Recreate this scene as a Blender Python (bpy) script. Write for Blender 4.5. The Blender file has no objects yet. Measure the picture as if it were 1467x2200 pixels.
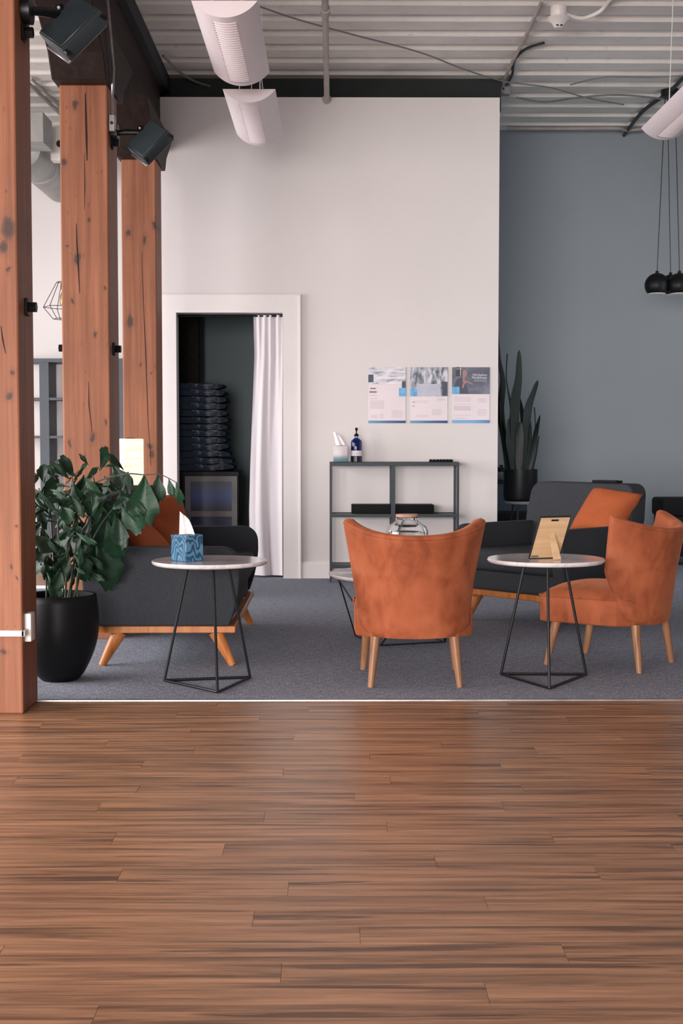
import bpy, bmesh, math, random
from mathutils import Vector, Matrix, Euler, noise
S = bpy.context.scene
COL = S.collection
PI = math.pi
random.seed(7)

# ---------------------------------------------------------------- camera
F_PX, HZ, VPX, HC = 2900.0, 943.0, 715.0, 1.10
pitch = math.atan((1100 - HZ) / F_PX)
yaw = math.atan((733.5 - VPX) / F_PX)
cd = bpy.data.cameras.new('camera')
cam = bpy.data.objects.new('camera', cd); COL.objects.link(cam)
cd.sensor_fit = 'VERTICAL'; cd.sensor_height = 36; cd.sensor_width = 24
cd.lens = F_PX / 2200 * 36
cam.location = (0, 0, HC)
cam.rotation_euler = (PI/2 - pitch, 0, -yaw)
cd.clip_start = .05; cd.clip_end = 100
S.camera = cam
CR = Euler((PI/2 - pitch, 0, -yaw)).to_matrix()
def ray(px, py):
    return CR @ Vector(((px - 733.5) / F_PX, (1100 - py) / F_PX, -1))
def P(px, py, Y):                      # photo pixel -> point of the room at distance Y
    r = ray(px, py); t = Y / r.y
    return Vector((r.x*t, Y, HC + r.z*t))
def FL(px, py, z=0.0):                 # photo pixel -> point of the room at height z
    r = ray(px, py); t = (z - HC) / r.z
    return Vector((r.x*t, r.y*t, z))

# ---------------------------------------------------------------- world, lights, exposure
w = bpy.data.worlds.new('world'); S.world = w; w.use_nodes = True
bg = w.node_tree.nodes['Background']
bg.inputs[0].default_value = (.80, .88, 1.0, 1); bg.inputs[1].default_value = .24
def area(name, loc, target, sx, sy, power, col, spread=180):
    l = bpy.data.lights.new(name, 'AREA'); l.shape = 'RECTANGLE'; l.size = sx; l.size_y = sy
    l.energy = power; l.color = col; l.spread = math.radians(spread)
    o = bpy.data.objects.new(name, l); COL.objects.link(o); o.location = loc
    d = Vector(target) - Vector(loc)
    o.rotation_euler = d.to_track_quat('-Z', 'Y').to_euler()
    return o
area('window_daylight_rear', (-2.8, -4.2, 1.35), (0, 9, -3.6), 5.6, 2.2, 295, (1.0, .96, .94), 100)
area('window_daylight_left', (-5.6, 6.9, 1.7), (0, 8.6, -.8), 7.6, 2.4, 235, (1.0, .97, .97), 140)
area('window_daylight_right', (4.1, 10.6, 1.8), (1.8, 11.6, 1.2), 2.4, 2.2, 18, (.80, .92, 1.0))
S.view_settings.view_transform = 'Standard'
S.view_settings.look = 'None'
S.view_settings.gamma = 1.0
S.view_settings.use_curve_mapping = False
S.view_settings.exposure = 0.80

# ---------------------------------------------------------------- helpers: materials
def lin(c):
    return tuple(((x/255)/12.92 if x/255 <= .04045 else ((x/255+.055)/1.055)**2.4) for x in c[:3]) + (1,)
class N:
    def __init__(s, name):
        s.m = bpy.data.materials.new(name); s.m.use_nodes = True
        s.t = s.m.node_tree; s.b = s.t.nodes['Principled BSDF']
    def n(s, k, **kw):
        x = s.t.nodes.new(k)
        for a, b in kw.items(): setattr(x, a, b)
        return x
    def l(s, a, b): s.t.links.new(a, b)
    def mapping(s, src, sc=(1,1,1), rot=(0,0,0)):
        mp = s.n('ShaderNodeMapping'); mp.inputs['Scale'].default_value = sc; mp.inputs['Rotation'].default_value = rot
        s.l(src, mp.inputs['Vector']); return mp.outputs[0]
    def noise(s, vec, scale, detail=4, rough=.55, dist=0):
        x = s.n('ShaderNodeTexNoise'); x.inputs['Scale'].default_value = scale
        x.inputs['Detail'].default_value = detail; x.inputs['Roughness'].default_value = rough
        x.inputs['Distortion'].default_value = dist
        if vec: s.l(vec, x.inputs['Vector'])
        return x.outputs[0]
    def ramp(s, fac, stops, interp='LINEAR'):
        r = s.n('ShaderNodeValToRGB'); r.color_ramp.interpolation = interp
        e = r.color_ramp.elements
        while len(e) < len(stops): e.new(.5)
        for el, (p, c) in zip(e, stops):
            el.position = p; el.color = lin(c) if len(c) == 3 and max(c) > 1 else (tuple(c) + (1,))[:4]
        s.l(fac, r.inputs[0]); return r.outputs[0]
    def mix(s, fac, a, b, mode='MIX'):
        x = s.n('ShaderNodeMix', data_type='RGBA', blend_type=mode)
        for v, i in ((fac, 0), (a, 6), (b, 7)):
            if hasattr(v, 'is_linked') or hasattr(v, 'links'): s.l(v, x.inputs[i])
            else: x.inputs[i].default_value = v
        return x.outputs[2]
    def bump(s, h, strength=.3, dist=.01):
        x = s.n('ShaderNodeBump'); x.inputs['Strength'].default_value = strength; x.inputs['Distance'].default_value = dist
        s.l(h, x.inputs['Height']); s.l(x.outputs[0], s.b.inputs['Normal'])
def setp(b, **kw):
    for k, v in kw.items():
        b.inputs[k.replace('_', ' ')].default_value = v
def plain(name, c, rough=.5, metal=0, spec=.5, vary=.06, scale=6, bump=0, bscale=200, **kw):
    m = N(name); tc = m.n('ShaderNodeTexCoord')
    c2 = tuple(x*(1-vary) for x in c); c3 = tuple(min(255, x*(1+vary)) for x in c)
    nz = m.noise(tc.outputs['Object'], scale)
    m.l(m.ramp(nz, [(.3, tuple(max(v,1.01) for v in c2)), (.7, tuple(max(v,1.01) for v in c3))]), m.b.inputs['Base Color'])
    setp(m.b, Roughness=rough, Metallic=metal); m.b.inputs['Specular IOR Level'].default_value = spec
    if bump: m.bump(m.noise(tc.outputs['Object'], bscale, 2), bump, .003)
    for k, v in kw.items(): m.b.inputs[k.replace('_', ' ')].default_value = v
    return m.m

# wood floor: long streaks along X, random offset per plank
def wood_floor():
    m = N('laminate_wood'); g = m.n('ShaderNodeNewGeometry'); oi = m.n('ShaderNodeObjectInfo')
    off = m.n('ShaderNodeCombineXYZ')
    mu = m.n('ShaderNodeMath', operation='MULTIPLY'); m.l(oi.outputs['Random'], mu.inputs[0]); mu.inputs[1].default_value = 57
    m.l(mu.outputs[0], off.inputs[0]); m.l(mu.outputs[0], off.inputs[2])
    ad = m.n('ShaderNodeVectorMath', operation='ADD'); m.l(g.outputs['Position'], ad.inputs[0]); m.l(off.outputs[0], ad.inputs[1])
    v = ad.outputs[0]
    a = m.noise(m.mapping(v, (1.6, 34, 1)), 1.0, 6, .62, .25)
    b = m.noise(m.mapping(v, (.9, 19, 1)), 1.7, 5, .55, .6)
    fine = m.noise(m.mapping(v, (8, 220, 1)), 1.0, 4, .6)
    base = m.ramp(a, [(.28, (74, 52, 40)), (.42, (130, 96, 72)), (.54, (172, 127, 96)), (.72, (204, 154, 118))])
    streak = m.ramp(b, [(.38, (0.0,0.0,0.0)), (.30, (1.0,1.0,1.0))]) if False else m.ramp(b, [(.35, (.95,.95,.95)), (.46, (0.0,0.0,0.0))])
    dark = m.mix(streak, base, lin((66, 50, 42)))
    fin = m.mix(.25, dark, m.ramp(fine, [(.3, (95, 62, 46)), (.7, (190, 136, 98))]), 'MIX')
    rr = m.ramp(oi.outputs['Random'], [(0, (.82,.82,.83)), (1, (1.0,1.0,1.0))])
    col = m.mix(1.0, fin, rr, 'MULTIPLY')
    m.l(col, m.b.inputs['Base Color'])
    setp(m.b, Roughness=.36); m.b.inputs['Specular IOR Level'].default_value = .5
    m.bump(fine, .06, .002)
    return m.m
def timber(name, c1, c2, c3, axis=2, gloss=.42, spec=.25, knots=None):
    m = N(name); tc = m.n('ShaderNodeTexCoord'); sc = [26, 26, 26]; sc[axis] = .9
    v = tc.outputs['Object']
    a = m.noise(m.mapping(v, tuple(sc)), 1.0, 7, .6, .3)
    b = m.noise(v, 2.2, 3, .5)
    sc2 = [9, 9, 9]; sc2[axis] = 2.5
    k = m.noise(m.mapping(v, tuple(sc2)), 2.4, 6, .7)
    base = m.ramp(a, [(.3, c1), (.5, c2), (.72, c3)])
    col = m.mix(m.ramp(b, [(.35, (0.0,0.0,0.0)), (.8, (.55,.55,.55))]), base, lin(c1))
    col = m.mix(m.ramp(k, [(.66, (0.0,0.0,0.0)), (.74, (.75,.75,.75))]), col, lin((62, 44, 36)))
    if knots is not None:
        warp = m.n('ShaderNodeTexNoise'); warp.inputs['Scale'].default_value = 22; warp.inputs['Detail'].default_value = 4
        m.l(v, warp.inputs['Vector'])
        wv = m.n('ShaderNodeVectorMath', operation='MULTIPLY_ADD'); m.l(warp.outputs[1], wv.inputs[0])
        wv.inputs[1].default_value = (.035, 0, .05); wv.inputs[2].default_value = (-.0175, 0, -.025)
        vv = m.n('ShaderNodeVectorMath', operation='ADD'); m.l(v, vv.inputs[0]); m.l(wv.outputs[0], vv.inputs[1])
        acc = None
        for kx, kz, kw, kh in knots:
            sb = m.n('ShaderNodeVectorMath', operation='SUBTRACT'); m.l(vv.outputs[0], sb.inputs[0]); sb.inputs[1].default_value = (kx, 0, kz)
            ml = m.n('ShaderNodeVectorMath', operation='MULTIPLY'); m.l(sb.outputs[0], ml.inputs[0]); ml.inputs[1].default_value = (1/kw, 0, 1/kh)
            ln = m.n('ShaderNodeVectorMath', operation='LENGTH'); m.l(ml.outputs[0], ln.inputs[0])
            if acc is None: acc = ln.outputs[1]
            else:
                mn = m.n('ShaderNodeMath', operation='MINIMUM'); m.l(acc, mn.inputs[0]); m.l(ln.outputs[1], mn.inputs[1]); acc = mn.outputs[0]
        dv = m.n('ShaderNodeMath', operation='DIVIDE'); m.l(acc, dv.inputs[0]); dv.inputs[1].default_value = 3.0
        col = m.mix(m.ramp(dv.outputs[0], [(.20, (.92,.92,.92)), (.36, (.60,.60,.60)), (.45, (.18,.18,.18)), (1.0, (0.0,0.0,0.0))]), col, lin((66, 50, 46)))
        sp = m.noise(m.mapping(v, (60, 60, 22)), 1.0, 3, .5)
        col = m.mix(m.ramp(sp, [(.70, (0.0,0.0,0.0)), (.74, (.7,.7,.7))]), col, lin((70, 48, 42)))
    m.l(col, m.b.inputs['Base Color']); setp(m.b, Roughness=gloss); m.b.inputs['Specular IOR Level'].default_value = spec
    m.bump(a, .25, .004)
    return m.m
def velvet():
    m = N('orange_velvet'); tc = m.n('ShaderNodeTexCoord'); v = tc.outputs['Object']
    a = m.noise(v, 5.0, 3, .5, .8); b = m.noise(m.mapping(v, (1, 1, .6)), 11, 4, .6, .5)
    f = m.mix(.4, a, b)
    m.l(m.ramp(f, [(.38, (128, 64, 38)), (.50, (154, 82, 52)), (.66, (168, 95, 64))]), m.b.inputs['Base Color'])
    setp(m.b, Roughness=.75, Sheen_Weight=.35, Sheen_Roughness=.4)
    m.b.inputs['Sheen Tint'].default_value = lin((230, 150, 110)); m.b.inputs['Specular IOR Level'].default_value = .2
    m.bump(m.noise(v, 400, 2), .15, .002)
    return m.m
def fabric(name, c, c2, scale=260):
    m = N(name); tc = m.n('ShaderNodeTexCoord'); v = tc.outputs['Object']
    a = m.noise(v, scale, 2, .6)
    m.l(m.ramp(a, [(.3, c), (.7, c2)]), m.b.inputs['Base Color'])
    setp(m.b, Roughness=.85); m.b.inputs['Specular IOR Level'].default_value = .25; m.bump(a, .25, .002)
    return m.m
def carpet_m():
    m = N('blue_grey_carpet'); g = m.n('ShaderNodeNewGeometry'); v = g.outputs['Position']
    a = m.noise(m.mapping(v, (22, 120, 1)), 1.0, 3, .6)
    b = m.noise(m.mapping(v, (140, 26, 1)), 1.0, 3, .6)
    c = m.noise(v, 260, 2, .6)
    f = m.mix(.5, a, b); f2 = m.mix(.4, f, c)
    m.l(m.ramp(f2, [(.36, (84, 88, 98)), (.5, (132, 135, 147)), (.64, (188, 190, 200))]), m.b.inputs['Base Color'])
    setp(m.b, Roughness=.95); m.b.inputs['Specular IOR Level'].default_value = .1; m.bump(f2, .5, .006)
    return m.m
def marble():
    m = N('white_marble'); tc = m.n('ShaderNodeTexCoord'); v = tc.outputs['Object']
    a = m.noise(v, 5, 6, .6, 1.5)
    m.l(m.ramp(a, [(.44, (224, 216, 216)), (.5, (208, 201, 203)), (.55, (226, 218, 218))]), m.b.inputs['Base Color'])
    setp(m.b, Roughness=.12); return m.m
def wall_m(name, c, rough=.7):
    m = N(name); tc = m.n('ShaderNodeTexCoord'); v = tc.outputs['Object']
    a = m.noise(v, 1.3, 3, .5)
    m.l(m.ramp(a, [(.3, tuple(x*.98 for x in c)), (.7, c)]), m.b.inputs['Base Color'])
    setp(m.b, Roughness=rough); m.b.inputs['Specular IOR Level'].default_value = .3
    m.bump(m.noise(v, 90, 3), .06, .003); return m.m
def deck_m():
    m = N('painted_metal_deck'); tc = m.n('ShaderNodeTexCoord'); v = tc.outputs['Object']
    a = m.noise(v, 1.6, 5, .6); b = m.noise(v, 14, 5, .7)
    col = m.mix(m.ramp(b, [(.60, (0.0,0.0,0.0)), (.75, (.35,.35,.35))]), m.ramp(a, [(.3, (202, 196, 190)), (.7, (228, 220, 214))]), lin((120, 112, 106)))
    m.l(col, m.b.inputs['Base Color']); setp(m.b, Roughness=.6)
    m.bump(b, .1, .004); return m.m
def swirl():
    m = N('blue_swirl_card'); tc = m.n('ShaderNodeTexCoord'); v = tc.outputs['Object']
    x = m.n('ShaderNodeTexWave'); x.wave_type = 'RINGS'; x.inputs['Scale'].default_value = 16
    x.inputs['Distortion'].default_value = 14; x.inputs['Detail'].default_value = 1.0; x.inputs['Detail Scale'].default_value = 1.2
    m.l(m.mapping(v, (1.3, 1.3, .8)), x.inputs['Vector'])
    m.l(m.ramp(x.outputs[1], [(.2, (34, 68, 94)), (.5, (58, 106, 138)), (.85, (82, 132, 162))]), m.b.inputs['Base Color'])
    setp(m.b, Roughness=.4); return m.m
def blanket_m():
    m = N('dark_woven_blanket'); tc = m.n('ShaderNodeTexCoord'); v = tc.outputs['Object']
    x = m.n('ShaderNodeTexBrick'); x.inputs['Scale'].default_value = 26; x.offset = .5
    x.inputs['Color1'].default_value = lin((60, 72, 90)); x.inputs['Color2'].default_value = lin((190, 200, 214)); x.inputs['Mortar'].default_value = lin((18, 22, 30))
    x.inputs['Mortar Size'].default_value = .03
    m.l(m.mapping(v, (1, 1, 1), (PI/2, 0, 0)), x.inputs['Vector'])
    nz = m.noise(v, 7, 4, .6)
    m.l(m.mix(m.ramp(nz, [(.5, (0.0,0.0,0.0)), (.62, (1.0,1.0,1.0))]), lin((44, 54, 70)), x.outputs[0]), m.b.inputs['Base Color'])
    setp(m.b, Roughness=.9); return m.m
def gradx(name, stops, rough=.5, coord='Generated', axis=0):
    m = N(name); tc = m.n('ShaderNodeTexCoord'); sp = m.n('ShaderNodeSeparateXYZ'); m.l(tc.outputs[coord], sp.inputs[0])
    m.l(m.ramp(sp.outputs[axis], stops), m.b.inputs['Base Color']); setp(m.b, Roughness=rough); return m.m
def photo_m(name, dark, mid, light, scale, sx, sz, thr=(.35,.5,.6)):
    m = N(name); tc = m.n('ShaderNodeTexCoord')
    a = m.noise(m.mapping(tc.outputs['Generated'], (sx, 1, sz)), scale, 4, .6, .4)
    m.l(m.ramp(a, [(thr[0], dark), (thr[1], mid), (thr[2], light)]), m.b.inputs['Base Color']); setp(m.b, Roughness=.35); return m.m
def glass(name, c=(1,1,1), rough=.02):
    m = N(name); setp(m.b, Roughness=rough, IOR=1.45); m.b.inputs['Transmission Weight'].default_value = 1.0
    m.b.inputs['Base Color'].default_value = tuple(c) + (1,); return m.m
def leafm(name, c1, c2, rough=.3, scale=9):
    m = N(name); tc = m.n('ShaderNodeTexCoord'); v = tc.outputs['Object']; oi = m.n('ShaderNodeObjectInfo')
    a = m.noise(m.mapping(v, (40, 3, 3)), 1, 3)
    col = m.ramp(a, [(.3, c1), (.7, c2)])
    k = m.ramp(oi.outputs['Random'], [(0, (.45,.45,.45)), (1, (.85,.85,.85))])
    m.l(m.mix(1.0, col, k, 'MULTIPLY'), m.b.inputs['Base Color']); setp(m.b, Roughness=rough)
    m.bump(a, .3, .003); return m.m

M = dict(
 floor=wood_floor(), carpet=carpet_m(),
 wall=wall_m('white_wall_paint', (226, 218, 216)), trim=plain('white_trim_paint', (232, 224, 222), .45, vary=.01),
 grey=wall_m('grey_wall_paint', (150, 155, 160)), closet=wall_m('dark_closet_paint', (168, 182, 186)),
 deck=deck_m(), black_void=plain('matte_dark', (40, 42, 42), .8),
 
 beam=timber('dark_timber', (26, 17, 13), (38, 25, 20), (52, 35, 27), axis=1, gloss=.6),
 knot=plain('knot_wood', (78, 52, 42), .6, vary=.2, scale=60), crackm=plain('wood_crack', (26, 18, 14), .9),
 velvet=velvet(), sofa=fabric('charcoal_fabric', (42, 44, 48), (58, 60, 65)),
 pillow=fabric('orange_cotton', (160, 78, 42), (180, 96, 58)),
 leg=timber('light_oak', (160, 92, 48), (190, 118, 64), (206, 136, 80), gloss=.3),
 walnut=timber('walnut_leg', (120, 80, 56), (152, 108, 78), (174, 128, 96), gloss=.35),
 blackm=plain('black_metal', (22, 24, 27), .4, metal=.3), tealm=plain('charcoal_metal', (42, 50, 55), .5, metal=.1),
 black=plain('matte_black', (12, 14, 16), .45, spec=.25), blackpl=plain('black_plastic', (13, 13, 14), .7, spec=.2),
 blackfab=fabric('black_fabric', (12, 12, 13), (26, 26, 28)),
 marble=marble(), whitem=plain('white_enamel', (226, 212, 214), .38, vary=.01), whitepl=plain('white_plastic', (226, 218, 214), .35, vary=.02),
 curtain=fabric('white_linen', (220, 212, 216), (232, 226, 230), 500), galv=plain('galvanised_steel', (150, 146, 146), .35, metal=.6, vary=.12, scale=9),
 duct=plain('galvanised_duct', (142, 140, 136), .38, metal=.35, vary=.1, scale=5), swirl=swirl(), tissue=fabric('tissue_paper', (240, 234, 234), (250, 246, 246), 60),
 conduit=plain('painted_conduit', (168, 156, 150), .5), cable=plain('grey_cable', (120, 114, 110), .6), blackcable=plain('black_cable', (24, 24, 26), .5),
 paper=plain('poster_paper', (232, 218, 222), .5, vary=.01), glass=glass('clear_glass'), cork=plain('pale_wood_lid', (176, 134, 112), .6, vary=.1, scale=30),
 blueglass=glass('blue_glass', (.10, .16, .55), .08), blanket=blanket_m(), greyframe=plain('grey_painted_frame', (128, 122, 124), .5),
 bluepanel=gradx('blue_panel', [(0, (14, 22, 44)), (.5, (36, 72, 140)), (1, (12, 22, 48))], .35, axis=2),
 plywood=timber('pale_plywood', (196, 158, 118), (214, 178, 138), (226, 192, 154), axis=0, gloss=.5),
 leaf=leafm('palm_leaf', (16, 52, 32), (34, 80, 50), .5), snake=leafm('snake_leaf', (16, 28, 23), (28, 44, 36), .55), stem=plain('green_stem', (58, 66, 48), .5),
 soil=plain('soil', (34, 28, 24), .95, vary=.3, scale=60), flood=plain('dark_powder_coat', (48, 56, 60), .42, metal=.1),
 shelfm=plain('slate_shelf', (58, 64, 74), .5), cabinet=plain('slate_blue_cabinet', (52, 66, 84), .5), bulb=glass('amber_bulb', (1.0, .75, .4), .05),
)
def emis(name, c, st, base=(240, 232, 214)):
    m = N(name); m.b.inputs['Base Color'].default_value = lin(base); m.b.inputs['Emission Color'].default_value = lin(c)
    m.b.inputs['Emission Strength'].default_value = st; setp(m.b, Roughness=.8); return m.m
def lampshade():
    m = N('rice_paper_lit'); tc = m.n('ShaderNodeTexCoord'); nz = m.noise(m.mapping(tc.outputs['Object'], (3, 3, 60)), 1, 3)
    c = m.ramp(nz, [(.4, (255, 226, 188)), (.6, (255, 240, 214))])
    m.l(c, m.b.inputs['Base Color']); m.l(c, m.b.inputs['Emission Color']); m.b.inputs['Emission Strength'].default_value = .62; return m.m
M['shade'] = lampshade()

# ---------------------------------------------------------------- helpers: geometry
class G:
    def __init__(s): s.v = []; s.f = []
    def add(s, vs, fs, mtx=None):
        b = len(s.v)
        s.v += [tuple(mtx @ Vector(v)) if mtx else tuple(v) for v in vs]
        s.f += [tuple(i + b for i in f) for f in fs]; return s
    def box(s, x0, x1, y0, y1, z0, z1, mtx=None):
        vs = [(x, y, z) for x in (x0, x1) for y in (y0, y1) for z in (z0, z1)]
        return s.add(vs, [(0,1,3,2), (4,6,7,5), (0,4,5,1), (2,3,7,6), (0,2,6,4), (1,5,7,3)], mtx)
    def rbox(s, x0, x1, y0, y1, z0, z1, r=.01, seg=3, mtx=None):
        bm = bmesh.new(); bmesh.ops.create_cube(bm, size=1)
        for v in bm.verts:
            v.co = Vector(((x0+x1)/2 + v.co.x*(x1-x0), (y0+y1)/2 + v.co.y*(y1-y0), (z0+z1)/2 + v.co.z*(z1-z0)))
        bmesh.ops.bevel(bm, geom=list(bm.edges), offset=r, segments=seg, profile=.5, affect='EDGES')
        bm.verts.index_update()
        s.add([v.co.copy() for v in bm.verts], [[v.index for v in f.verts] for f in bm.faces], mtx); bm.free(); return s
    def tube(s, pts, r, n=8, cap=True, mtx=None):
        pts = [Vector(p) for p in pts]; rs = r if hasattr(r, '__len__') else [r]*len(pts)
        vs = []; fs = []; up = None
        for i, p in enumerate(pts):
            d = (pts[min(i+1, len(pts)-1)] - pts[max(i-1, 0)]).normalized()
            if up is None: up = Vector((0,0,1)) if abs(d.z) < .9 else Vector((1,0,0))
            a = d.cross(up).normalized(); b = a.cross(d).normalized(); up = b
            for k in range(n):
                t = 2*PI*k/n; vs.append(p + (a*math.cos(t) + b*math.sin(t))*rs[i])
        for i in range(len(pts)-1):
            for k in range(n):
                k2 = (k+1) % n; fs.append((i*n+k, i*n+k2, (i+1)*n+k2, (i+1)*n+k))
        if cap: fs.append(tuple(range(n))[::-1]); fs.append(tuple(range((len(pts)-1)*n, len(pts)*n)))
        return s.add(vs, fs, mtx)
    def lathe(s, prof, c=(0,0,0), n=32, mtx=None):
        vs = []; fs = []; m = len(prof)
        for k in range(n):
            t = 2*PI*k/n
            for r, z in prof: vs.append((c[0]+r*math.cos(t), c[1]+r*math.sin(t), c[2]+z))
        for k in range(n):
            k2 = (k+1) % n
            for i in range(m-1): fs.append((k*m+i, k2*m+i, k2*m+i+1, k*m+i+1))
        if prof[0][0] > 1e-5: fs.append(tuple(k*m for k in range(n))[::-1])
        if prof[-1][0] > 1e-5: fs.append(tuple(k*m+m-1 for k in range(n)))
        return s.add(vs, fs, mtx)
    def prism(s, poly, a, b, axis='y', mtx=None):      # poly of (u,v): y-axis -> (x,z), x-axis -> (y,z), z-axis -> (x,y)
        def q(u, v, t): return {'y': (u, t, v), 'x': (t, u, v), 'z': (u, v, t)}[axis]
        n = len(poly); vs = [q(u, v, a) for u, v in poly] + [q(u, v, b) for u, v in poly]
        fs = [tuple(range(n)), tuple(range(2*n-1, n-1, -1))] + [(i, n+i, n+(i+1) % n, (i+1) % n) for i in range(n)]
        return s.add(vs, fs, mtx)
    def grid(s, fn, nu, nv, mtx=None):
        vs = [fn(i/nu, j/nv) for i in range(nu+1) for j in range(nv+1)]
        fs = [(i*(nv+1)+j, (i+1)*(nv+1)+j, (i+1)*(nv+1)+j+1, i*(nv+1)+j+1) for i in range(nu) for j in range(nv)]
        return s.add(vs, fs, mtx)
def arc(cx, cy, r, a0, a1, n=5):
    return [(cx + r*math.cos(math.radians(a0+(a1-a0)*i/n)), cy + r*math.sin(math.radians(a0+(a1-a0)*i/n))) for i in range(n+1)]
def obj(name, g, m, parent=None, world=False, smooth=True, ang=38, bev=0, weld=False):
    me = bpy.data.meshes.new(name); me.from_pydata(g.v, [], g.f)
    bm = bmesh.new(); bm.from_mesh(me)
    if weld: bmesh.ops.remove_doubles(bm, verts=bm.verts, dist=1e-5)
    if bev: bmesh.ops.bevel(bm, geom=list(bm.edges), offset=bev, segments=2, profile=.5, affect='EDGES', clamp_overlap=True)
    bmesh.ops.recalc_face_normals(bm, faces=bm.faces); bm.to_mesh(me); bm.free()
    me.materials.append(m); o = bpy.data.objects.new(name, me); COL.objects.link(o)
    if smooth:
        for p in me.polygons: p.use_smooth = True
        me.set_sharp_from_angle(angle=math.radians(ang))
    if parent:
        o.parent = parent
        if world:
            q = parent; off = Vector((0,0,0))
            while q: off += q.location; q = q.parent
            me.transform(Matrix.Translation(-off))
    return o
def tag(o, label=None, cat=None, group=None, kind=None):
    for k, v in (('label', label), ('category', cat), ('group', group), ('kind', kind)):
        if v: o[k] = v
    return o
def thing(name, label, cat, loc=(0,0,0), rz=0, group=None):
    o = bpy.data.objects.new(name, None); o.empty_display_size = .1; COL.objects.link(o)
    o.location = loc; o.rotation_euler = (0,0,rz); return tag(o, label, cat, group)
def struct(name, g, m, parent=None, **kw):
    o = obj(name, g, m, parent, **kw)
    if not parent: o['kind'] = 'structure'
    return o
def dup(o, parent=None):
    c = o.copy(); COL.objects.link(c)
    if parent: c.parent = parent
    for ch in list(o.children): dup(ch, c)
    return c
def single(name, g, m, label, cat, loc, group=None, **kw):    # one-mesh thing, geometry local to loc
    o = obj(name, g, m, **kw); o.location = loc; return tag(o, label, cat, group)

# ================================================================ SETTING
CEIL = 3.95; YC = 5.63; YW = 10.6; YG = 12.75; XL = -5.8; XR = 4.2
fl = struct('floor', G().box(XL, XR, -5, 13.4, -.10, -.005), M['floor'], smooth=False)
# planks
PWD, PLEN = .105, 1.21
pm = G().box(-PLEN/2+.0004, PLEN/2-.0004, -PWD/2+.0002, PWD/2-.0002, -.005, 0)
first = None
y = YC - PWD/2 - .012; row = 0
while y > 1.95:
    x = -3.6 + ((row*.38 + random.random()*.24) % 1)*PLEN
    lim = 1.1 + y*.30
    while x < 3.8:
        if -lim-PLEN/2 < x < lim+PLEN/2:
            if first is None:
                first = obj('plank', pm, M['floor'], fl, smooth=False)
                o = first
            else:
                o = first.copy(); COL.objects.link(o); o.parent = fl
            o.location = (x, y, random.uniform(-.0003, .0003))
        x += PLEN
    y -= PWD; row += 1
yend = y + PWD/2
obj('floor_margin', G().box(XL, XR, -5, yend-.001, -.005, -.0003), M['floor'], fl, smooth=False)
obj('floor_margin', G().box(XL, -1.1-YC*.3-PLEN, yend, YC-.012, -.012, -.0003).box(1.1+YC*.3+PLEN, XR, yend, YC-.012, -.012, -.0003), M['floor'], fl, smooth=False)
obj('floor_margin', G().box(XL, -1.62, 9.94, 13.3, -.005, 0), M['floor'], fl, smooth=False)
cp = struct('carpet', G().box(XL, XR, YC, 9.9, -.012, .004).box(-1.62, XR, 9.9, 13.3, -.012, .004), M['carpet'], smooth=False)
tag(cp, 'blue grey woven carpet under the lounge furniture', 'carpet')
struct('trim_1', G().prism([(YC-.014, -.012), (YC-.010, .005), (YC+.003, .007), (YC+.004, -.012)], XL, XR, 'x'), M['galv'], smooth=False)
struct('trim_2', G().box(XL, -1.65, 9.88, 9.94, -.005, .02), M['trim'], smooth=False)

# ceiling: ribbed deck running along X, ribs .34 m
g = G(); pitchY = .34; prof = []; yy = 3.6
while yy < 13.3:
    prof += [(yy, CEIL), (yy+.20, CEIL), (yy+.23, CEIL+.085), (yy+.31, CEIL+.085)]; yy += pitchY
prof += [(yy, CEIL)]
n = len(prof)
vs = [(XL, a, b) for a, b in prof] + [(XR, a, b) for a, b in prof]
g.add(vs, [(i, i+1, n+i+1, n+i) for i in range(n-1)])
cl = struct('ceiling', g, M['deck'], smooth=False)
obj('deck_top', G().box(XL, XR, -5, 13.6, CEIL+.10, CEIL+.2), M['deck'], cl, smooth=False)
obj('deck_front', G().box(XL, XR, -5, 3.6, CEIL, CEIL+.1), M['deck'], cl, smooth=False)
lip = obj('rib_lip', G().box(XL, XR, 0, .012, -.004, .0), M['deck'], cl, smooth=False)
lip.location = (0, 3.6, CEIL)
yy = 3.6 + pitchY
while yy < 13.2:
    o = lip.copy(); COL.objects.link(o); o.parent = cl; o.location = (0, yy, CEIL); yy += pitchY

struct('wall_right', G().box(XR, XR+.1, -5, 13.4, -.1, 4.2), M['grey'], smooth=False)
struct('wall_left', G().box(XL-.1, XL, -5, 13.4, -.1, .7).box(XL-.1, XL, -5, 3.4, .7, 4.2).box(XL-.1, XL, 11.4, 13.4, .7, 4.2).box(XL-.1, XL, 3.4, 11.4, 3.6, 4.2), M['wall'], smooth=False)
struct('wall_back', G().box(1.40, XR, YG, YG+.12, -.1, 4.1), M['grey'], smooth=False)
struct('wall_back_left', G().box(XL, -1.62, 13.0, 13.12, -.1, 4.1), M['wall'], smooth=False)
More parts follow.
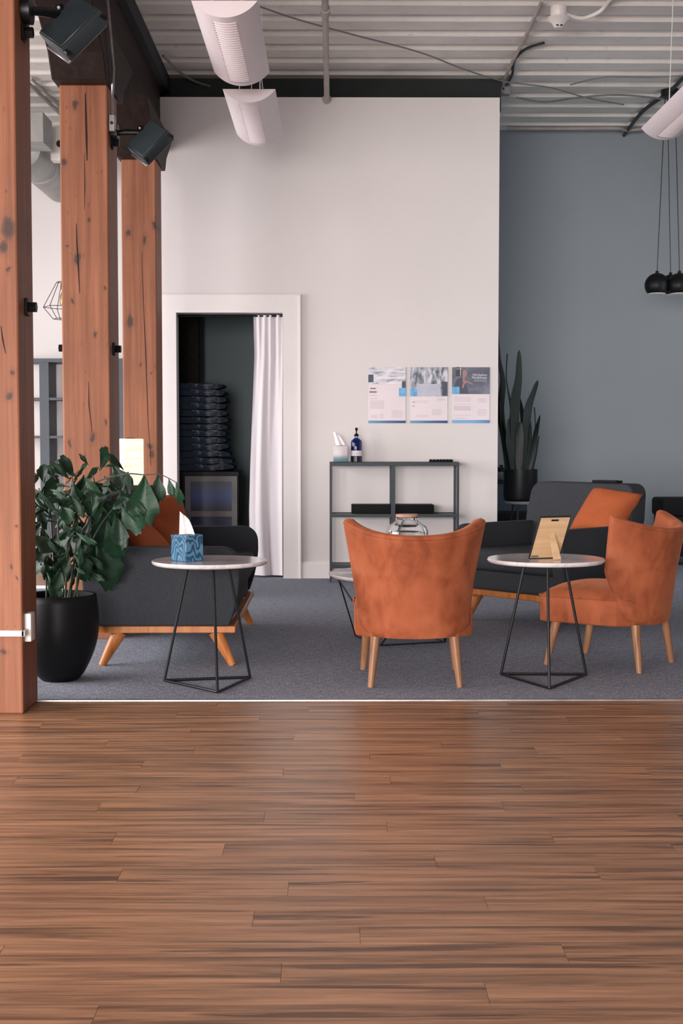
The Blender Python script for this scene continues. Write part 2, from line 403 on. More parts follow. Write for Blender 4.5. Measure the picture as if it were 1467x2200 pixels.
# white partition with doorway
X0, X1 = -1.53, P(1069, 943, YW).x
dl, dr = P(380.5, 943, YW).x, P(608, 943, YW).x
dt = P(500, 672, YW).z; wt = P(700, 209, YW).z
struct('wall_front', G().box(X0, dl, YW, YW+.14, 0, wt).box(dr, X1, YW, YW+.14, 0, wt).box(dl, dr, YW, YW+.14, dt, wt), M['wall'], smooth=False)
to, tt = P(643, 943, YW).x, P(500, 637, YW).z
struct('door_1', G().box(X0, dl, YW-.022, YW, .0, dt).box(dr, to, YW-.022, YW, 0, dt).box(X0, to, YW-.022, YW, dt, tt)
       .box(X0, to+.012, YW-.03, YW, tt, tt+.014).box(to, to+.012, YW-.03, YW, 0, tt), M['trim'], smooth=False)
bh = .135
struct('baseboard_front', G().prism([(YW-.018, .004), (YW-.018, bh-.02), (YW-.010, bh), (YW, bh), (YW, .004)], to+.012, X1, 'x'), M['trim'], smooth=False)
struct('baseboard_back', G().box(1.45, XR, YG-.015, YG, .004, .12), M['trim'], smooth=False)
# closet behind the partition
struct('wall_closet', G().box(-1.62, -1.54, YW+.14, 13.0, 0, wt-.1).box(X1-.08, X1, YW+.14, YG, 0, wt-.1).box(-1.54, X1-.08, 12.62, 12.7, 0, wt-.1)
       .box(-1.62, X1, YW+.14, 12.7, wt-.1, wt-.04), M['closet'], smooth=False)  # last box: lid added over the closet to keep its inside dark
struct('dark_gap_block', G().box(-1.36, P(1073, 200, 10.95).x, 10.86, 11.1, wt-.04, CEIL-.001), M['black_void'], smooth=False)  # added dark block standing in for the shaded cavity above the partition

# ================================================================ TIMBER POSTS AND BEAM
PX0, PX1 = -1.51, -1.239
PDIM = [(-1.51, -1.239, .27), (-1.469, -1.211, .32), (-1.44, -1.205, .30)]
PY = [5.36, 7.37, 9.30]
ZP = 3.0
KN = [[(18, 490, 14, 22), (8, 530, 10, 12), (28, 800, 5, 6), (20, 850, 7, 8), (18, 580, 3, 5), (34, 1240, 2, 6), (24, 1215, 2, 7), (8, 1400, 6, 5), (36, 1130, 3, 3)],
      [(166, 556, 7, 12), (157, 645, 4, 6), (199, 941, 6, 8), (205, 720, 4, 5), (190, 471, 3, 4), (137, 350, 6, 8), (161, 224, 6, 10), (151, 952, 2.5, 7), (227, 906, 3, 6), (226, 620, 3, 3), (146, 530, 3, 2)],
      [(310, 515, 4, 7), (331, 484, 4, 8), (326, 975, 5, 10), (303, 782, 2, 4), (325, 800, 2, 3), (280, 690, 7, 12), (323, 958, 5, 5), (275, 500, 5, 7)]]
labels = ['nearest rough fir timber post, cut off by the left edge of the photo', 'middle rough fir timber post with a long dark crack near its top', 'farthest rough fir timber post standing against the white partition']
posts = []
for i, yv in enumerate(PY):
    x0_, x1_, dpt = PDIM[i]
    t = thing('timber_post', labels[i], 'post', ((x0_+x1_)/2, yv+dpt/2, 0), 0, None); posts.append(t)
    h = (x1_-x0_)/2; hd = dpt/2; sc_ = F_PX/yv
    kn = []
    for kx, ky, kw, kh in KN[i]:
        p = P(kx, ky, yv); kn.append((p.x-t.location.x, p.z, kw/sc_*.85, kh/sc_*.95))
    pmat = timber('fir_timber', (118, 72, 50), (146, 92, 66), (166, 110, 82), gloss=.55, knots=kn)
    s_ = G().rbox(-h, h, -hd, hd, 0.0, ZP, .008, 2)
    obj('shaft', s_, pmat, t, smooth=False)
    g = G().prism([(-hd-.10, ZP), (hd+.12, ZP), (hd+.20, ZP+.10), (hd+.55, ZP+.30), (-hd-.55, ZP+.30), (-hd-.20, ZP+.12)], -h-.02, h+.015, 'x')
    obj('bolster', g, M['beam'], t, smooth=False, bev=.006)
bmx0, bmx1 = -1.53, -1.335
bo = obj('timber_beam', G().rbox(bmx0, bmx1, -4.5, 12.5, ZP+.30, CEIL-.03, .01, 1), M['beam'], smooth=False)
tag(bo, 'long dark timber beam under the ceiling, carried by the row of posts', 'beam')
obj('dark_strip', G().box(bmx1, bmx1+.05, -4.4, 12.4, CEIL-.13, CEIL-.005), M['black_void'], bo, smooth=False)  # black strip along the upper right edge of the beam
obj('bolt_plate', G().box(bmx1, bmx1+.012, 7.05, 7.17, 3.42, 3.52).box(bmx1, bmx1+.012, 7.75, 7.87, 3.42, 3.52), M['blackm'], bo)
def crack(t, i, pts, wpx):
    s = F_PX/PY[i]; g = G(); L = [P(a, b, PY[i]) for a, b in pts]; n = len(L); vs = []
    for j, p in enumerate(L):
        hw = wpx/s/2*math.sin(PI*min(max(j/(n-1), .12), .88)); vs += [(p.x-hw, PY[i]-.0012, p.z), (p.x+hw, PY[i]-.0012, p.z)]
    g.add(vs, [(2*j, 2*j+1, 2*j+3, 2*j+2) for j in range(n-1)]); obj('crack', g, M['crackm'], t, world=True, smooth=False)
crack(posts[1], 1, [(183, 200), (184.5, 250), (186, 300), (187, 345)], 4.5)
crack(posts[1], 1, [(181, 330), (182, 400), (181, 450)], 1.6)
crack(posts[1], 1, [(164, 480), (165, 520), (168, 570), (171, 630)], 3)
crack(posts[1], 1, [(190, 820), (191, 870), (198, 930)], 2)
crack(posts[2], 2, [(304, 540), (308, 650), (313, 760), (318, 900), (324, 1000)], 1.6)
crack(posts[0], 0, [(2, 700), (6, 730), (12, 760)], 3)
# bolts through the posts
def bolt(t, side, yv, z, zz=''):
    i_ = posts.index(t); x = PDIM[i_][1] if side > 0 else PDIM[i_][0]
    g = G().rbox(min(x, x+side*.012), max(x, x+side*.012), yv-.032, yv+.032, z-.035, z+.035, .004, 1)
    g.tube([(x, yv, z), (x+side*.042, yv, z)], .022, 6)
    obj('bolt', g, M['black'], t, world=True)
bolt(posts[0], 1, 5.50, P(60, 660, 5.5).z); bolt(posts[1], 1, 7.50, P(250, 750, 7.5).z); bolt(posts[1], -1, 7.50, P(133, 748, 7.5).z)
bolt(posts[0], 1, 5.50, P(45, 70, 5.5).z); bolt(posts[1], 1, 7.50, 2.72)

# white outlet box and surface raceway on the nearest post
t = thing('power_outlet', 'white surface-mounted outlet box with raceway on the nearest post', 'outlet', (PX1, 5.42, .45))
a = P(82, 1345, 5.45)
obj('outlet_box', G().rbox(PX1-.002, PX1+.026, 5.40, 5.475, a.z-.057, a.z+.057, .004, 2), M['whitepl'], t, world=True)
za = P(40, 1360, 5.36).z
obj('raceway', G().rbox(PX0-.02, PX1+.012, PY[0]-.02, PY[0], za-.012, za+.012, .002, 1).rbox(PX1, PX1+.014, PY[0]-.02, 5.41, za-.012, za+.012, .002, 1), M['whitepl'], t, world=True)

# ================================================================ FLOODLIGHT HEADS
def flood(cx, cy, Y, size, label, mount):
    c = P(cx, cy, Y); t = thing('floodlight', label, 'spotlight', tuple(c), 0, None)
    n = Vector((-.38, -.80, .46)).normalized(); e1 = Vector((.72, 0, -.69)); e1 = (e1 - n*e1.dot(n)).normalized(); e2 = n.cross(e1)
    if e2.z < 0: e2 = -e2
    R = Matrix((e1, e2, n)).transposed().to_4x4()
    h = size/2
    obj('housing', G().rbox(-h*.95, h*.95, -h*1.1, h*1.1, -size*.36, .0, size*.04, 2, R), M['flood'], t)
    obj('back_cover', G().rbox(-h*.86, h*.86, -h*1.02, h*1.02, 0, size*.03, size*.012, 1, R), M['flood'], t)
    obj('front_glass', G().rbox(-h*.93, h*.80, -h*1.20, h*1.0, -size*.42, -size*.365, size*.015, 1, R), M['galv'], t)
    k = G()
    for sx, sy in ((1, 1), (.9, -1)): k.tube([R @ Vector((h*sx, h*sy*1.0, -size*.1)), R @ Vector((h*sx+size*.12, h*sy*1.0, -size*.1))], size*.045, 8)
    obj('thumb_screw', k, M['blackm'], t)
    mp = Vector(mount) - c; arm = R @ Vector((-h*.95, h*.2, -size*.15))
    obj('mounting_arm', G().tube([mp, mp.lerp(arm, .5) + Vector((0, 0, .004)), arm], [size*.07, size*.10, size*.09], 10), M['blackm'], t)
    obj('swivel', G().tube([arm + n*(-.01), arm + n*size*.2], size*.11, 14), M['blackm'], t)
    obj('pivot_screw', G().tube([arm + n*size*.2, arm + n*size*.23], size*.03, 8), M['whitem'], t)
    obj('wall_mount', G().tube([mp + Vector((-.0, 0, .0)), mp + Vector((.035, 0, 0))], size*.28, 16), M['blackm'], t)
flood(316, 297, 7.42, .185, 'smaller dark floodlight head on the middle post, in front of the white partition', (PDIM[1][1]+.002, 7.50, P(250, 287, 7.5).z))
flood(148, 46, 5.62, .205, 'larger dark floodlight head at the top left corner, on the nearest post', (PX1+.002, 5.50, P(60, 22, 5.5).z))
c1 = P(243, 268, 7.44)
t = thing('conduit_box', 'small galvanised junction box and conduit running up the middle post', 'conduit', tuple(c1))
obj('junction_box', G().rbox(PDIM[1][1]+.001, PDIM[1][1]+.035, 7.395, 7.45, c1.z-.045, c1.z+.045, .003, 1), M['galv'], t, world=True)
obj('knockout', G().tube([(PDIM[1][1]+.018, 7.395, c1.z), (PDIM[1][1]+.018, 7.392, c1.z)], .009, 12), M['blackm'], t, world=True)
obj('conduit', G().tube([(PDIM[1][1]+.02, 7.42, c1.z+.04), (PDIM[1][1]+.02, 7.41, c1.z+.12), (PDIM[1][1]+.035, 7.36, c1.z+.28), (PDIM[1][1]+.035, 7.2, c1.z+.55), (PDIM[1][1]+.035, 7.0, 3.62), (bmx1+.08, 6.9, 3.8)], .009, 8), M['galv'], t, world=True)

# ================================================================ CEILING FIXTURES
LZ = 3.15
def fixture(xc, y0, y1, label, hook=True):
    t = thing('ceiling_light', label, 'ceiling light', (xc, y0, LZ), 0, 'white half-round pendant light fixtures')
    L = y1-y0; W = .155; D = .078
    R = (W*W + D*D)/(2*D); a0 = math.asin(W/R)
    def pr(a, off=0): return ((R+off)*math.sin(a), (R-D) - (R+off)*math.cos(a))
    aw = a0*.30; n = 10; ys = (.075, L-.06)
    g = G()
    def strip(aa, ab, ya, yb, nn):
        g.grid(lambda u, v: (pr(aa+(ab-aa)*u)[0], ya+(yb-ya)*v, pr(aa+(ab-aa)*u)[1]), nn, 1)
    strip(-a0, -aw-.06, 0, L, n); strip(aw-.02, a0, 0, L, n); strip(-aw-.06, aw-.02, 0, ys[0], 6); strip(-aw-.06, aw-.02, ys[1], L, 6)
    obj('housing', g, M['whitem'], t, weld=True)
    cap = [pr(-a0+2*a0*i/20) for i in range(21)]
    e = obj('end_cap', G().prism(cap, -.004, 0, 'y'), M['whitem'], t, smooth=False)
    e2 = e.copy(); COL.objects.link(e2); e2.parent = t; e2.location = (0, L+.004, 0)
    obj('reflector', G().grid(lambda u, v: (-W*.98+2*W*.98*u, L*v, -.001), 1, 1), M['whitem'], t)
    ns = 28; st = (ys[1]-ys[0])/ns; s0 = None
    for i in range(ns):
        if s0 is None:
            s0 = obj('louver_slat', G().grid(lambda u, v: (pr(-aw-.055+(2*aw+.03)*u, -.010+.013*math.sin(PI*v))[0], st*.72*v, pr(-aw-.055+(2*aw+.03)*u, -.010+.013*math.sin(PI*v))[1]), 6, 4), M['whitem'], t); o = s0
        else: o = s0.copy(); COL.objects.link(o); o.parent = t
        o.location = (0, ys[0] + st*(i+.12), 0)
    for x, yv, dx in ((-.06, .04, .05), (-.02, L*.5, 0), (.08, .04, -.09), (-.0, L-.1, .02)):
        obj('hanger', G().tube([(x, yv, -.002), (x+dx, yv, CEIL-LZ-.002)] , .0035 if x != -.02 else .002, 6), M['whitepl'], t)
fixture(P(482, 14, 6.45).x, 6.45, 7.67, 'nearer white half-round pendant light fixture with louvered slots')
fixture(P(535, 203, 8.05).x, 8.05, 9.22, 'white half-round pendant light fixture in front of the white partition')
fixture(2.19, 7.80, 9.02, 'white half-round pendant light fixture cut by the right edge, above black globes')

# pendant globes
gx = [(1411, 613, 11.15), (1440, 616, 11.33), (1459, 613, 11.12)]
top = (P(1434, 613, 11.2).x, 11.2, CEIL-.03)
tg = thing('ceiling_canopy', 'round black canopy from which the three black globes hang', 'canopy', top)
obj('canopy', G().lathe([(.0, -.025), (.07, -.025), (.075, -.02), (.075, .03), (0, .03)]), M['blackm'], tg)
gl = ['left one of the three black globe pendants hanging before the grey wall', 'middle black globe pendant, partly hidden behind the other two globes', 'right one of the three black globe pendants, cut by the photo edge']
for i, (a, b, Y) in enumerate(gx):
    c = P(a, b, Y); t = thing('globe_pendant', gl[i], 'pendant lamp', tuple(c), 0, 'black globe pendants'); r = .100
    pr_ = [(r*math.cos(math.radians(q)), r*math.sin(math.radians(q))) for q in range(-42, 90, 6)] + [(.0, r)]
    obj('globe_shade', G().lathe(pr_[1:] if 0 else [(r*.70, -r*.66)] + pr_, n=40), M['black'], t)
    obj('lamp_face', G().lathe([(0, -.072), (.070, -.072), (.070, -.066), (0, -.066)], n=32), M['whitem'], t)
    obj('cap', G().lathe([(0, r+.02), (.012, r+.018), (.016, r-.004), (0, r-.004)], n=16), M['blackm'], t)
    ang = [-.04, -.022, .04][i]
    obj('cord', G().tube([(0, 0, r+.01), (top[0]+ang-c.x, top[1]-c.y, top[2]-c.z-.02)], .0035, 6), M['blackcable'], t)
# ================================================================ CEILING PIPES, CABLES, DETECTOR
def CP(px, py, dz=.02):
    return FL2(px, py, CEIL-dz)
def FL2(px, py, z):
    r = ray(px, py); t = (z-HC)/r.z; return Vector((r.x*t, r.y*t, z))
def spline(pts, n=8):
    out = []; p = [pts[0]] + list(pts) + [pts[-1]]
    for i in range(1, len(p)-2):
        for k in range(n):
            t = k/n; a, b, c, d = p[i-1], p[i], p[i+1], p[i+2]
            out.append(.5*((2*b) + (c-a)*t + (2*a-5*b+4*c-d)*t*t + (3*b-a-3*c+d)*t**3))
    out.append(pts[-1]); return out
zs = P(702, 214, YW).z; xs = P(702, 214, YW).x
t = thing('sprinkler_pipe', 'off-white pipe running under the ceiling into the white partition', 'pipe', (xs, YW, zs))
obj('pipe', G().tube([(xs, 5.0, zs), (xs, YW, zs)], .021, 14), M['conduit'], t, world=True)
yk = 2900*(zs-HC)/(943-42)
obj('coupling', G().tube([(xs, yk-.05, zs), (xs, yk+.05, zs)], .031, 14), M['conduit'], t, world=True)
obj('escutcheon', G().tube([(xs, YW-.012, zs), (xs, YW, zs)], .036, 16), M['conduit'], t, world=True)
for k in range(4): obj('pipe_hanger', G().tube([(xs, 5.4+k*1.55, zs), (xs, 5.4+k*1.55, CEIL)], .005, 6), M['conduit'], t, world=True)
def run(name, pts, r, m, label, cat, dz=None):
    L = [CP(a, b, dz if dz else r+.006) for a, b in pts]; L = spline(L) if len(L) > 2 else L
    g = G().tube([p - L[0] for p in L], r, 8); single(name, g, M[m], label, cat, tuple(L[0]))
run('ceiling_cable', [(560, 15), (640, 42), (760, 75), (900, 112), (1000, 150), (1085, 175), (1180, 188), (1260, 210), (1340, 225)], .006, 'cable', 'thin cable sagging across the ribbed ceiling above the white partition', 'cable', .05)
run('ceiling_conduit', [(1165, 0), (1128, 80), (1092, 150), (1076, 192)], .013, 'conduit', 'straight painted conduit slanting down to the box above the partition corner', 'conduit')
run('ceiling_cable', [(1168, 92), (1130, 105), (1105, 130), (1100, 160), (1085, 190)], .010, 'blackcable', 'dark curved cable dropping to the box above the partition corner', 'cable')
run('ceiling_conduit', [(1090, 275), (1200, 276), (1320, 275), (1345, 279), (1380, 277)], .016, 'conduit', 'level conduit along the far ceiling edge above the grey wall', 'conduit')
run('ceiling_conduit', [(1500, 130), (1440, 195), (1380, 240), (1335, 298)], .016, 'tealm', 'dark conduit slanting along the ceiling behind the right light fixture', 'conduit')
run('ceiling_cable', [(1110, 210), (1170, 219), (1240, 210), (1330, 204), (1440, 214)], .008, 'cable', 'slack cable hanging under the far ceiling ribs, right of the partition', 'cable', .05)
run('ceiling_cable', [(1225, 182), (1300, 166), (1400, 166), (1500, 160)], .006, 'cable', 'thin cable along a far ceiling rib, above the slack cable', 'cable', .05)
run('ceiling_cable', [(350, 120), (400, 165), (450, 185), (520, 196)], .010, 'cable', 'grey cable hanging between the timber beam and the light fixtures', 'cable', .06)
run('ceiling_cable', [(560, 187), (640, 200), (720, 203), (800, 200), (830, 203)], .008, 'cable', 'grey cable lying just above the top of the white partition', 'cable', .07)
run('ceiling_conduit', [(60, 178), (132, 247)], .016, 'conduit', 'lower conduit of the pair seen between the two nearer posts', 'conduit')
run('ceiling_conduit', [(66, 168), (134, 234)], .012, 'conduit', 'upper conduit of the pair seen between the two nearer posts', 'conduit')
jb = CP(1080, 196, .05)
t = thing('ceiling_box', 'small grey junction box at the ceiling above the partition corner', 'junction box', tuple(jb))
obj('box_body', G().rbox(-.055, .055, -.04, .04, -.03, .05, .004, 1), M['galv'], t)
obj('box_screw', G().tube([(0, -.04, .01), (0, -.045, .01)], .008, 8), M['blackm'], t)
# detector
dc = FL2(1200, 28, CEIL-.04)
t = thing('smoke_detector', 'white round detector hanging from the ribbed ceiling', 'detector', tuple(dc))
obj('detector_base', G().lathe([(0, .04), (.055, .04), (.055, -.02), (.05, -.028), (0, -.028)], n=28), M['whitepl'], t)
obj('detector_head', G().lathe([(0, -.028), (.075, -.03), (.08, -.045), (.05, -.062), (.035, -.085), (.025, -.098), (0, -.098)], n=28), M['whitepl'], t)
obj('sensor_vent', G().box(-.02, -.004, -.034, -.030, -.092, -.082).box(.004, .02, -.034, -.030, -.092, -.082), M['blackm'], t, smooth=False)
q = [dc + Vector((.05, 0, -.01)), dc + Vector((.16, .01, -.03)), dc + Vector((.26, -.02, .0)), dc + Vector((.30, -.10, .03)), dc + Vector((.31, -.4, .03))]
obj('flex_conduit', G().tube([p-dc for p in spline(q)], .014, 10), M['whitepl'], t)

# ================================================================ BEHIND THE POSTS, LEFT
b0 = P(93, 240, 11.0); b1 = P(93, 306, 11.0)
t = thing('air_duct', 'grey square duct box joined to a round duct, seen between the nearer posts', 'duct', (b0.x-.4, 11.2, b1.z))
obj('plenum', G().rbox(b0.x-.75, b0.x, 11.0, 11.34, b1.z, b0.z, .004, 1), M['duct'], t, world=True)
obj('round_duct', G().tube([(-2.58, 11.34, 3.50), (-2.58, 12.1, 3.50), (-2.58, 12.98, 3.50)], .158, 36), M['duct'], t, world=True)
obj('duct_seam', G().tube([(-2.58, 12.0, 3.50), (-2.58, 12.03, 3.50)], .163, 36), M['galv'], t, world=True)
jc = P(124, 312, 11.6)
t = thing('wall_speaker', 'white box with a round black opening beside the air duct', 'speaker', tuple(jc))
obj('speaker_body', G().rbox(-.05, .12, -.06, .06, -.14, .14, .006, 1), M['whitepl'], t)
obj('speaker_port', G().tube([(.03, -.062, 0), (.03, -.058, 0)], .03, 16), M['blackm'], t)
obj('speaker_bracket', G().tube([(.03, 0, .1), (.03, 0, CEIL-jc.z)], .012, 8), M['whitepl'], t)
# wire pendant
wc = P(137, 660, 11.0)
t = thing('wire_pendant', 'black geometric wire pendant lamp with a bulb, half hidden by the middle post', 'pendant lamp', tuple(wc))
R1, R2, R3 = .165, .055, .085; k = 6
mid = [Vector((R1*math.cos(2*PI*i/k+PI), R1*math.sin(2*PI*i/k+PI), 0)) for i in range(k)]
tp = [Vector((R2*math.cos(2*PI*i/k+PI), R2*math.sin(2*PI*i/k+PI), .20)) for i in range(k)]
bt = [Vector((R3*math.cos(2*PI*i/k+PI), R3*math.sin(2*PI*i/k+PI), -.095)) for i in range(k)]
for i in range(k):
    j = (i+1) % k; g = G()
    for a, b in ((mid[i], mid[j]), (tp[i], tp[j]), (bt[i], bt[j]), (mid[i], tp[i]), (mid[i], bt[i])): g.tube([a, b], .0028, 5)
    obj('cage_wire', g, M['blackm'], t)
obj('bulb', G().lathe([(.012, .14), (.018, .12), (.03, .09), (.036, .05), (.03, .02), (.0, .005)], n=20), M['bulb'], t)
obj('socket', G().lathe([(0, .20), (.02, .20), (.02, .14), (0, .14)], n=16), M['blackm'], t)
obj('cord', G().tube([(0, 0, .2), (0, 0, CEIL+.09-wc.z)], .003, 6), M['blackcable'], t)
# shelving unit
SY = 12.55; sz = F_PX/SY
xa, xb = -3.05, -1.66; zt = P(100, 770, SY).z
t = thing('shelving_unit', 'tall slate grey open shelving unit against the far left wall', 'shelf', ((xa+xb)/2, SY+.17, 0))
obj('top_panel', G().box(xa, xb, SY, SY+.36, zt-.035, zt), M['shelfm'], t, world=True, smooth=False)
zr = [P(100, v, SY).z for v in (857, 939, 1021)]; zr += [zr[2]-(zr[1]-zr[2])*1, .04]
for z in zr: obj('shelf_board', G().box(xa, xb, SY+.004, SY+.34, z-.012, z+.012), M['shelfm'], t, world=True, smooth=False)
xu = P(96, 900, SY).x; xv = P(257, 900, SY).x
for x in (xu, xu-(xv-xu)*.56, xu+(xv-xu)*.55, xv, xb-.02):
    wd = .045 if x != xb-.02 else .02
    if x-wd > xa: obj('upright', G().box(x-wd, x+wd*.9, SY-.002, SY+.35, 0, zt-.036), M['shelfm'], t, world=True, smooth=False)
# paper lamp
lp = P(279, 943, 8.42)
t = thing('paper_floor_lamp', 'lit square white paper floor lamp between the middle and farthest posts', 'lamp', (lp.x, 8.42, 0.004))
lt = P(279, 944, 8.42).z; h = .066
obj('paper_shade', G().rbox(-h, h, -h, h, .30, lt, .004, 1, Matrix.Rotation(.5, 4, 'Z')), M['shade'], t)
fr = G(); Rz = Matrix.Rotation(.5, 4, 'Z')
for sx in (-1, 1):
    for sy in (-1, 1): fr.box(sx*h-.004, sx*h+.004, sy*h-.004, sy*h+.004, 0, .30, Rz)
obj('lamp_leg', fr, M['walnut'], t)
obj('lamp_finial', G().tube([Rz @ Vector((-.03, 0, lt+.002)), Rz @ Vector((.0, 0, lt+.006)), Rz @ Vector((.03, 0, lt+.002))], .002, 6), M['blackm'], t)

# ================================================================ CLOSET CONTENTS
pt4 = thing('timber_post', 'dark timber post standing inside the shaded closet', 'post', (-1.345, 12.1, 0))
obj('shaft', G().rbox(-.135, .17, -.13, .14, 0.0, 3.29, .008, 1), M['beam'], pt4, smooth=False)
CY = 11.15; s_ = F_PX/CY
ca, cb = P(393, 1000, CY).x-.30, P(514, 1000, CY).x; cz = P(450, 1012, CY).z
t = thing('storage_cabinet', 'black cabinet with a grey frame and blue fronts inside the closet', 'cabinet', ((ca+cb)/2, CY+.2, .004))
obj('cabinet_body', G().rbox(ca, cb, CY, CY+.42, .004, cz, .006, 1), M['black'], t, world=True)
fa, fb = P(397, 1000, CY-.03).x, P(509, 1000, CY-.03).x; f0, f1 = P(400, 1023, CY-.03).z, .06
ia, ib = P(410, 1000, CY).x, P(498, 1000, CY).x
z1, z2, z3 = P(400, 1035, CY-.03).z, P(400, 1098, CY-.03).z, P(400, 1110, CY-.03).z
g = G().box(fa, ia, CY-.03, CY, f1, f0).box(ib, fb, CY-.03, CY, f1, f0).box(ia, ib, CY-.03, CY, z1, f0).box(ia, ib, CY-.03, CY, z3, z2).box(ia, ib, CY-.03, CY, f1, f1+.05)
obj('front_frame', g, M['greyframe'], t, world=True, smooth=False)
obj('blue_front', G().box(ia, ib, CY-.012, CY-.001, z2, z1), M['bluepanel'], t, world=True, smooth=False)
obj('blue_front', G().box(ia, ib, CY-.012, CY-.001, f1+.05, z3), M['bluepanel'], t, world=True, smooth=False)
zb = cz; ztop = P(430, 822, CY).z; nb = 13; hb = (ztop-zb)/nb
rp = [500, 497, 492, 490, 487, 486, 488, 489, 486, 484, 487, 483, 478]
pos_b = ['at the bottom of', 'second from the bottom of', 'third from the bottom of', 'fourth from the bottom of', 'fifth from the bottom of', 'sixth from the bottom of', 'in the middle of', 'sixth from the top of', 'fifth from the top of', 'fourth from the top of', 'third from the top of', 'second from the top of', 'on top of']
for i in range(nb):
    xr = P(rp[i], 900, CY).x; w_ = (xr - (ca+.04)); cx = (xr + ca+.04)/2
    o_ = random.random()*20
    def fn(u, v, ph=i):
        # folded slab: superellipse cross-section wrapped around, wavy
        a = 2*PI*u; ca_, sa = math.cos(a), math.sin(a)
        ex = math.copysign(abs(ca_)**.45, ca_); ez = math.copysign(abs(sa)**.7, sa)
        x = ex*w_/2*(1+.02*math.sin(9*v+ph)); zz = ez*hb/2*.93
        zz *= 1 + .25*noise.noise(Vector((x*7, v*5, ph*3.1)))
        zz += .012*noise.noise(Vector((x*5, v*3, ph*1.7+4)))
        return (x, -.19+.38*v, zz)
    g = G().grid(fn, 28, 10)
    for e in (0, 10): g.f.append(tuple(range(e, 28*11, 11)))
    b = obj('folded_blanket', g, M['blanket'], weld=False); b.location = (cx, CY+.21, zb + hb*(i+.5))
    tag(b, 'dark woven blanket %s the closet stack' % pos_b[i], 'blanket', 'folded blankets stacked in the closet')
# curtain
ed = [(672, 545), (760, 547), (830, 544), (900, 541), (1000, 537), (1100, 534), (1180, 536), (1236, 541)]
def edge(zf):
    yv = 672 + (1236-672)*zf
    for (a, xa_), (b, xb_) in zip(ed, ed[1:]):
        if yv <= b: return xa_ + (xb_-xa_)*(yv-a)/(b-a)
    return ed[-1][1]
zc0, zc1 = dt-.012, .02
def cfn(u, v):
    xl = P(edge(v), 943, YW+.06).x; xr = dr-.004
    fold = .020*math.sin(u*PI*3.3 + .9*math.sin(v*2.2)+.4) * (.35+.65*v) + .010*math.sin(u*PI*9+v*3)*(1-v)**2 + .006*math.sin(u*PI*6.5-v*4)
    uu = u + .03*math.sin(u*PI*5.2)*v
    return (xl + (xr-xl)*min(max(uu, 0), 1), YW+.065+fold, zc0 + (zc1-zc0)*v)
t = thing('door_curtain', 'white linen curtain drawn to the right side of the doorway', 'curtain', ((dl+dr)/2, YW+.065, dt-.02))
obj('curtain_cloth', G().grid(cfn, 70, 40), M['curtain'], t, world=True, ang=180)
obj('curtain_rod', G().tube([(dl, YW+.065, dt-.02), (dr, YW+.065, dt-.02)], .006, 8), M['blackm'], t, world=True)

# ================================================================ POSTERS
def txt(body, size, m, parent, loc, align='RIGHT'):
    cu = bpy.data.curves.new('t', 'FONT'); cu.body = body; cu.size = size; cu.align_x = align; cu.extrude = .0004; cu.space_line = .85
    o = bpy.data.objects.new('t', cu); COL.objects.link(o); bpy.context.view_layer.update()
    me = bpy.data.meshes.new_from_object(o.evaluated_get(bpy.context.evaluated_depsgraph_get()))
    COL.objects.unlink(o); bpy.data.objects.remove(o)
    me.transform(Matrix.Rotation(PI/2, 4, 'X')); me.materials.clear(); me.materials.append(m)
    q = bpy.data.objects.new('lettering', me); COL.objects.link(q); q.parent = parent; q.location = loc; return q
greytext = plain('grey_print', (186, 174, 178), .5); darktext = plain('dark_print', (120, 108, 116), .5)
band = [gradx('blue_band_a', [(0, (108, 160, 186)), (.5, (56, 108, 160)), (1, (24, 52, 116))], .5), gradx('blue_band_b', [(0, (120, 176, 212)), (.6, (120, 170, 214)), (1, (76, 124, 180))], .5)]
ph1 = photo_m('interior_photo_a', (96, 100, 112), (200, 196, 206), (232, 222, 228), 3.2, .8, 2.2, (.32, .46, .6))
ph2 = photo_m('interior_photo_b', (60, 66, 76), (156, 158, 170), (214, 210, 218), 3.4, 2.6, .7, (.36, .5, .62))
ph3 = photo_m('portrait_photo', (74, 80, 98), (92, 96, 112), (122, 124, 138), 2.2, .8, 1.0, (.3, .5, .7))
skin = plain('photo_warm_tone', (158, 118, 112), .5); dress = plain('photo_dark_clothes', (66, 74, 92), .5)
lightblue = plain('light_blue_print', (106, 168, 214), .5, vary=.12, scale=20); whitep = plain('white_print', (226, 222, 228), .5)
pl = ['left poster on the white partition, blurred white interior photo and blue footer', 'middle poster on the white partition, pale office photo and blue footer', 'right poster on the white partition, seated person photo and light blue footer']
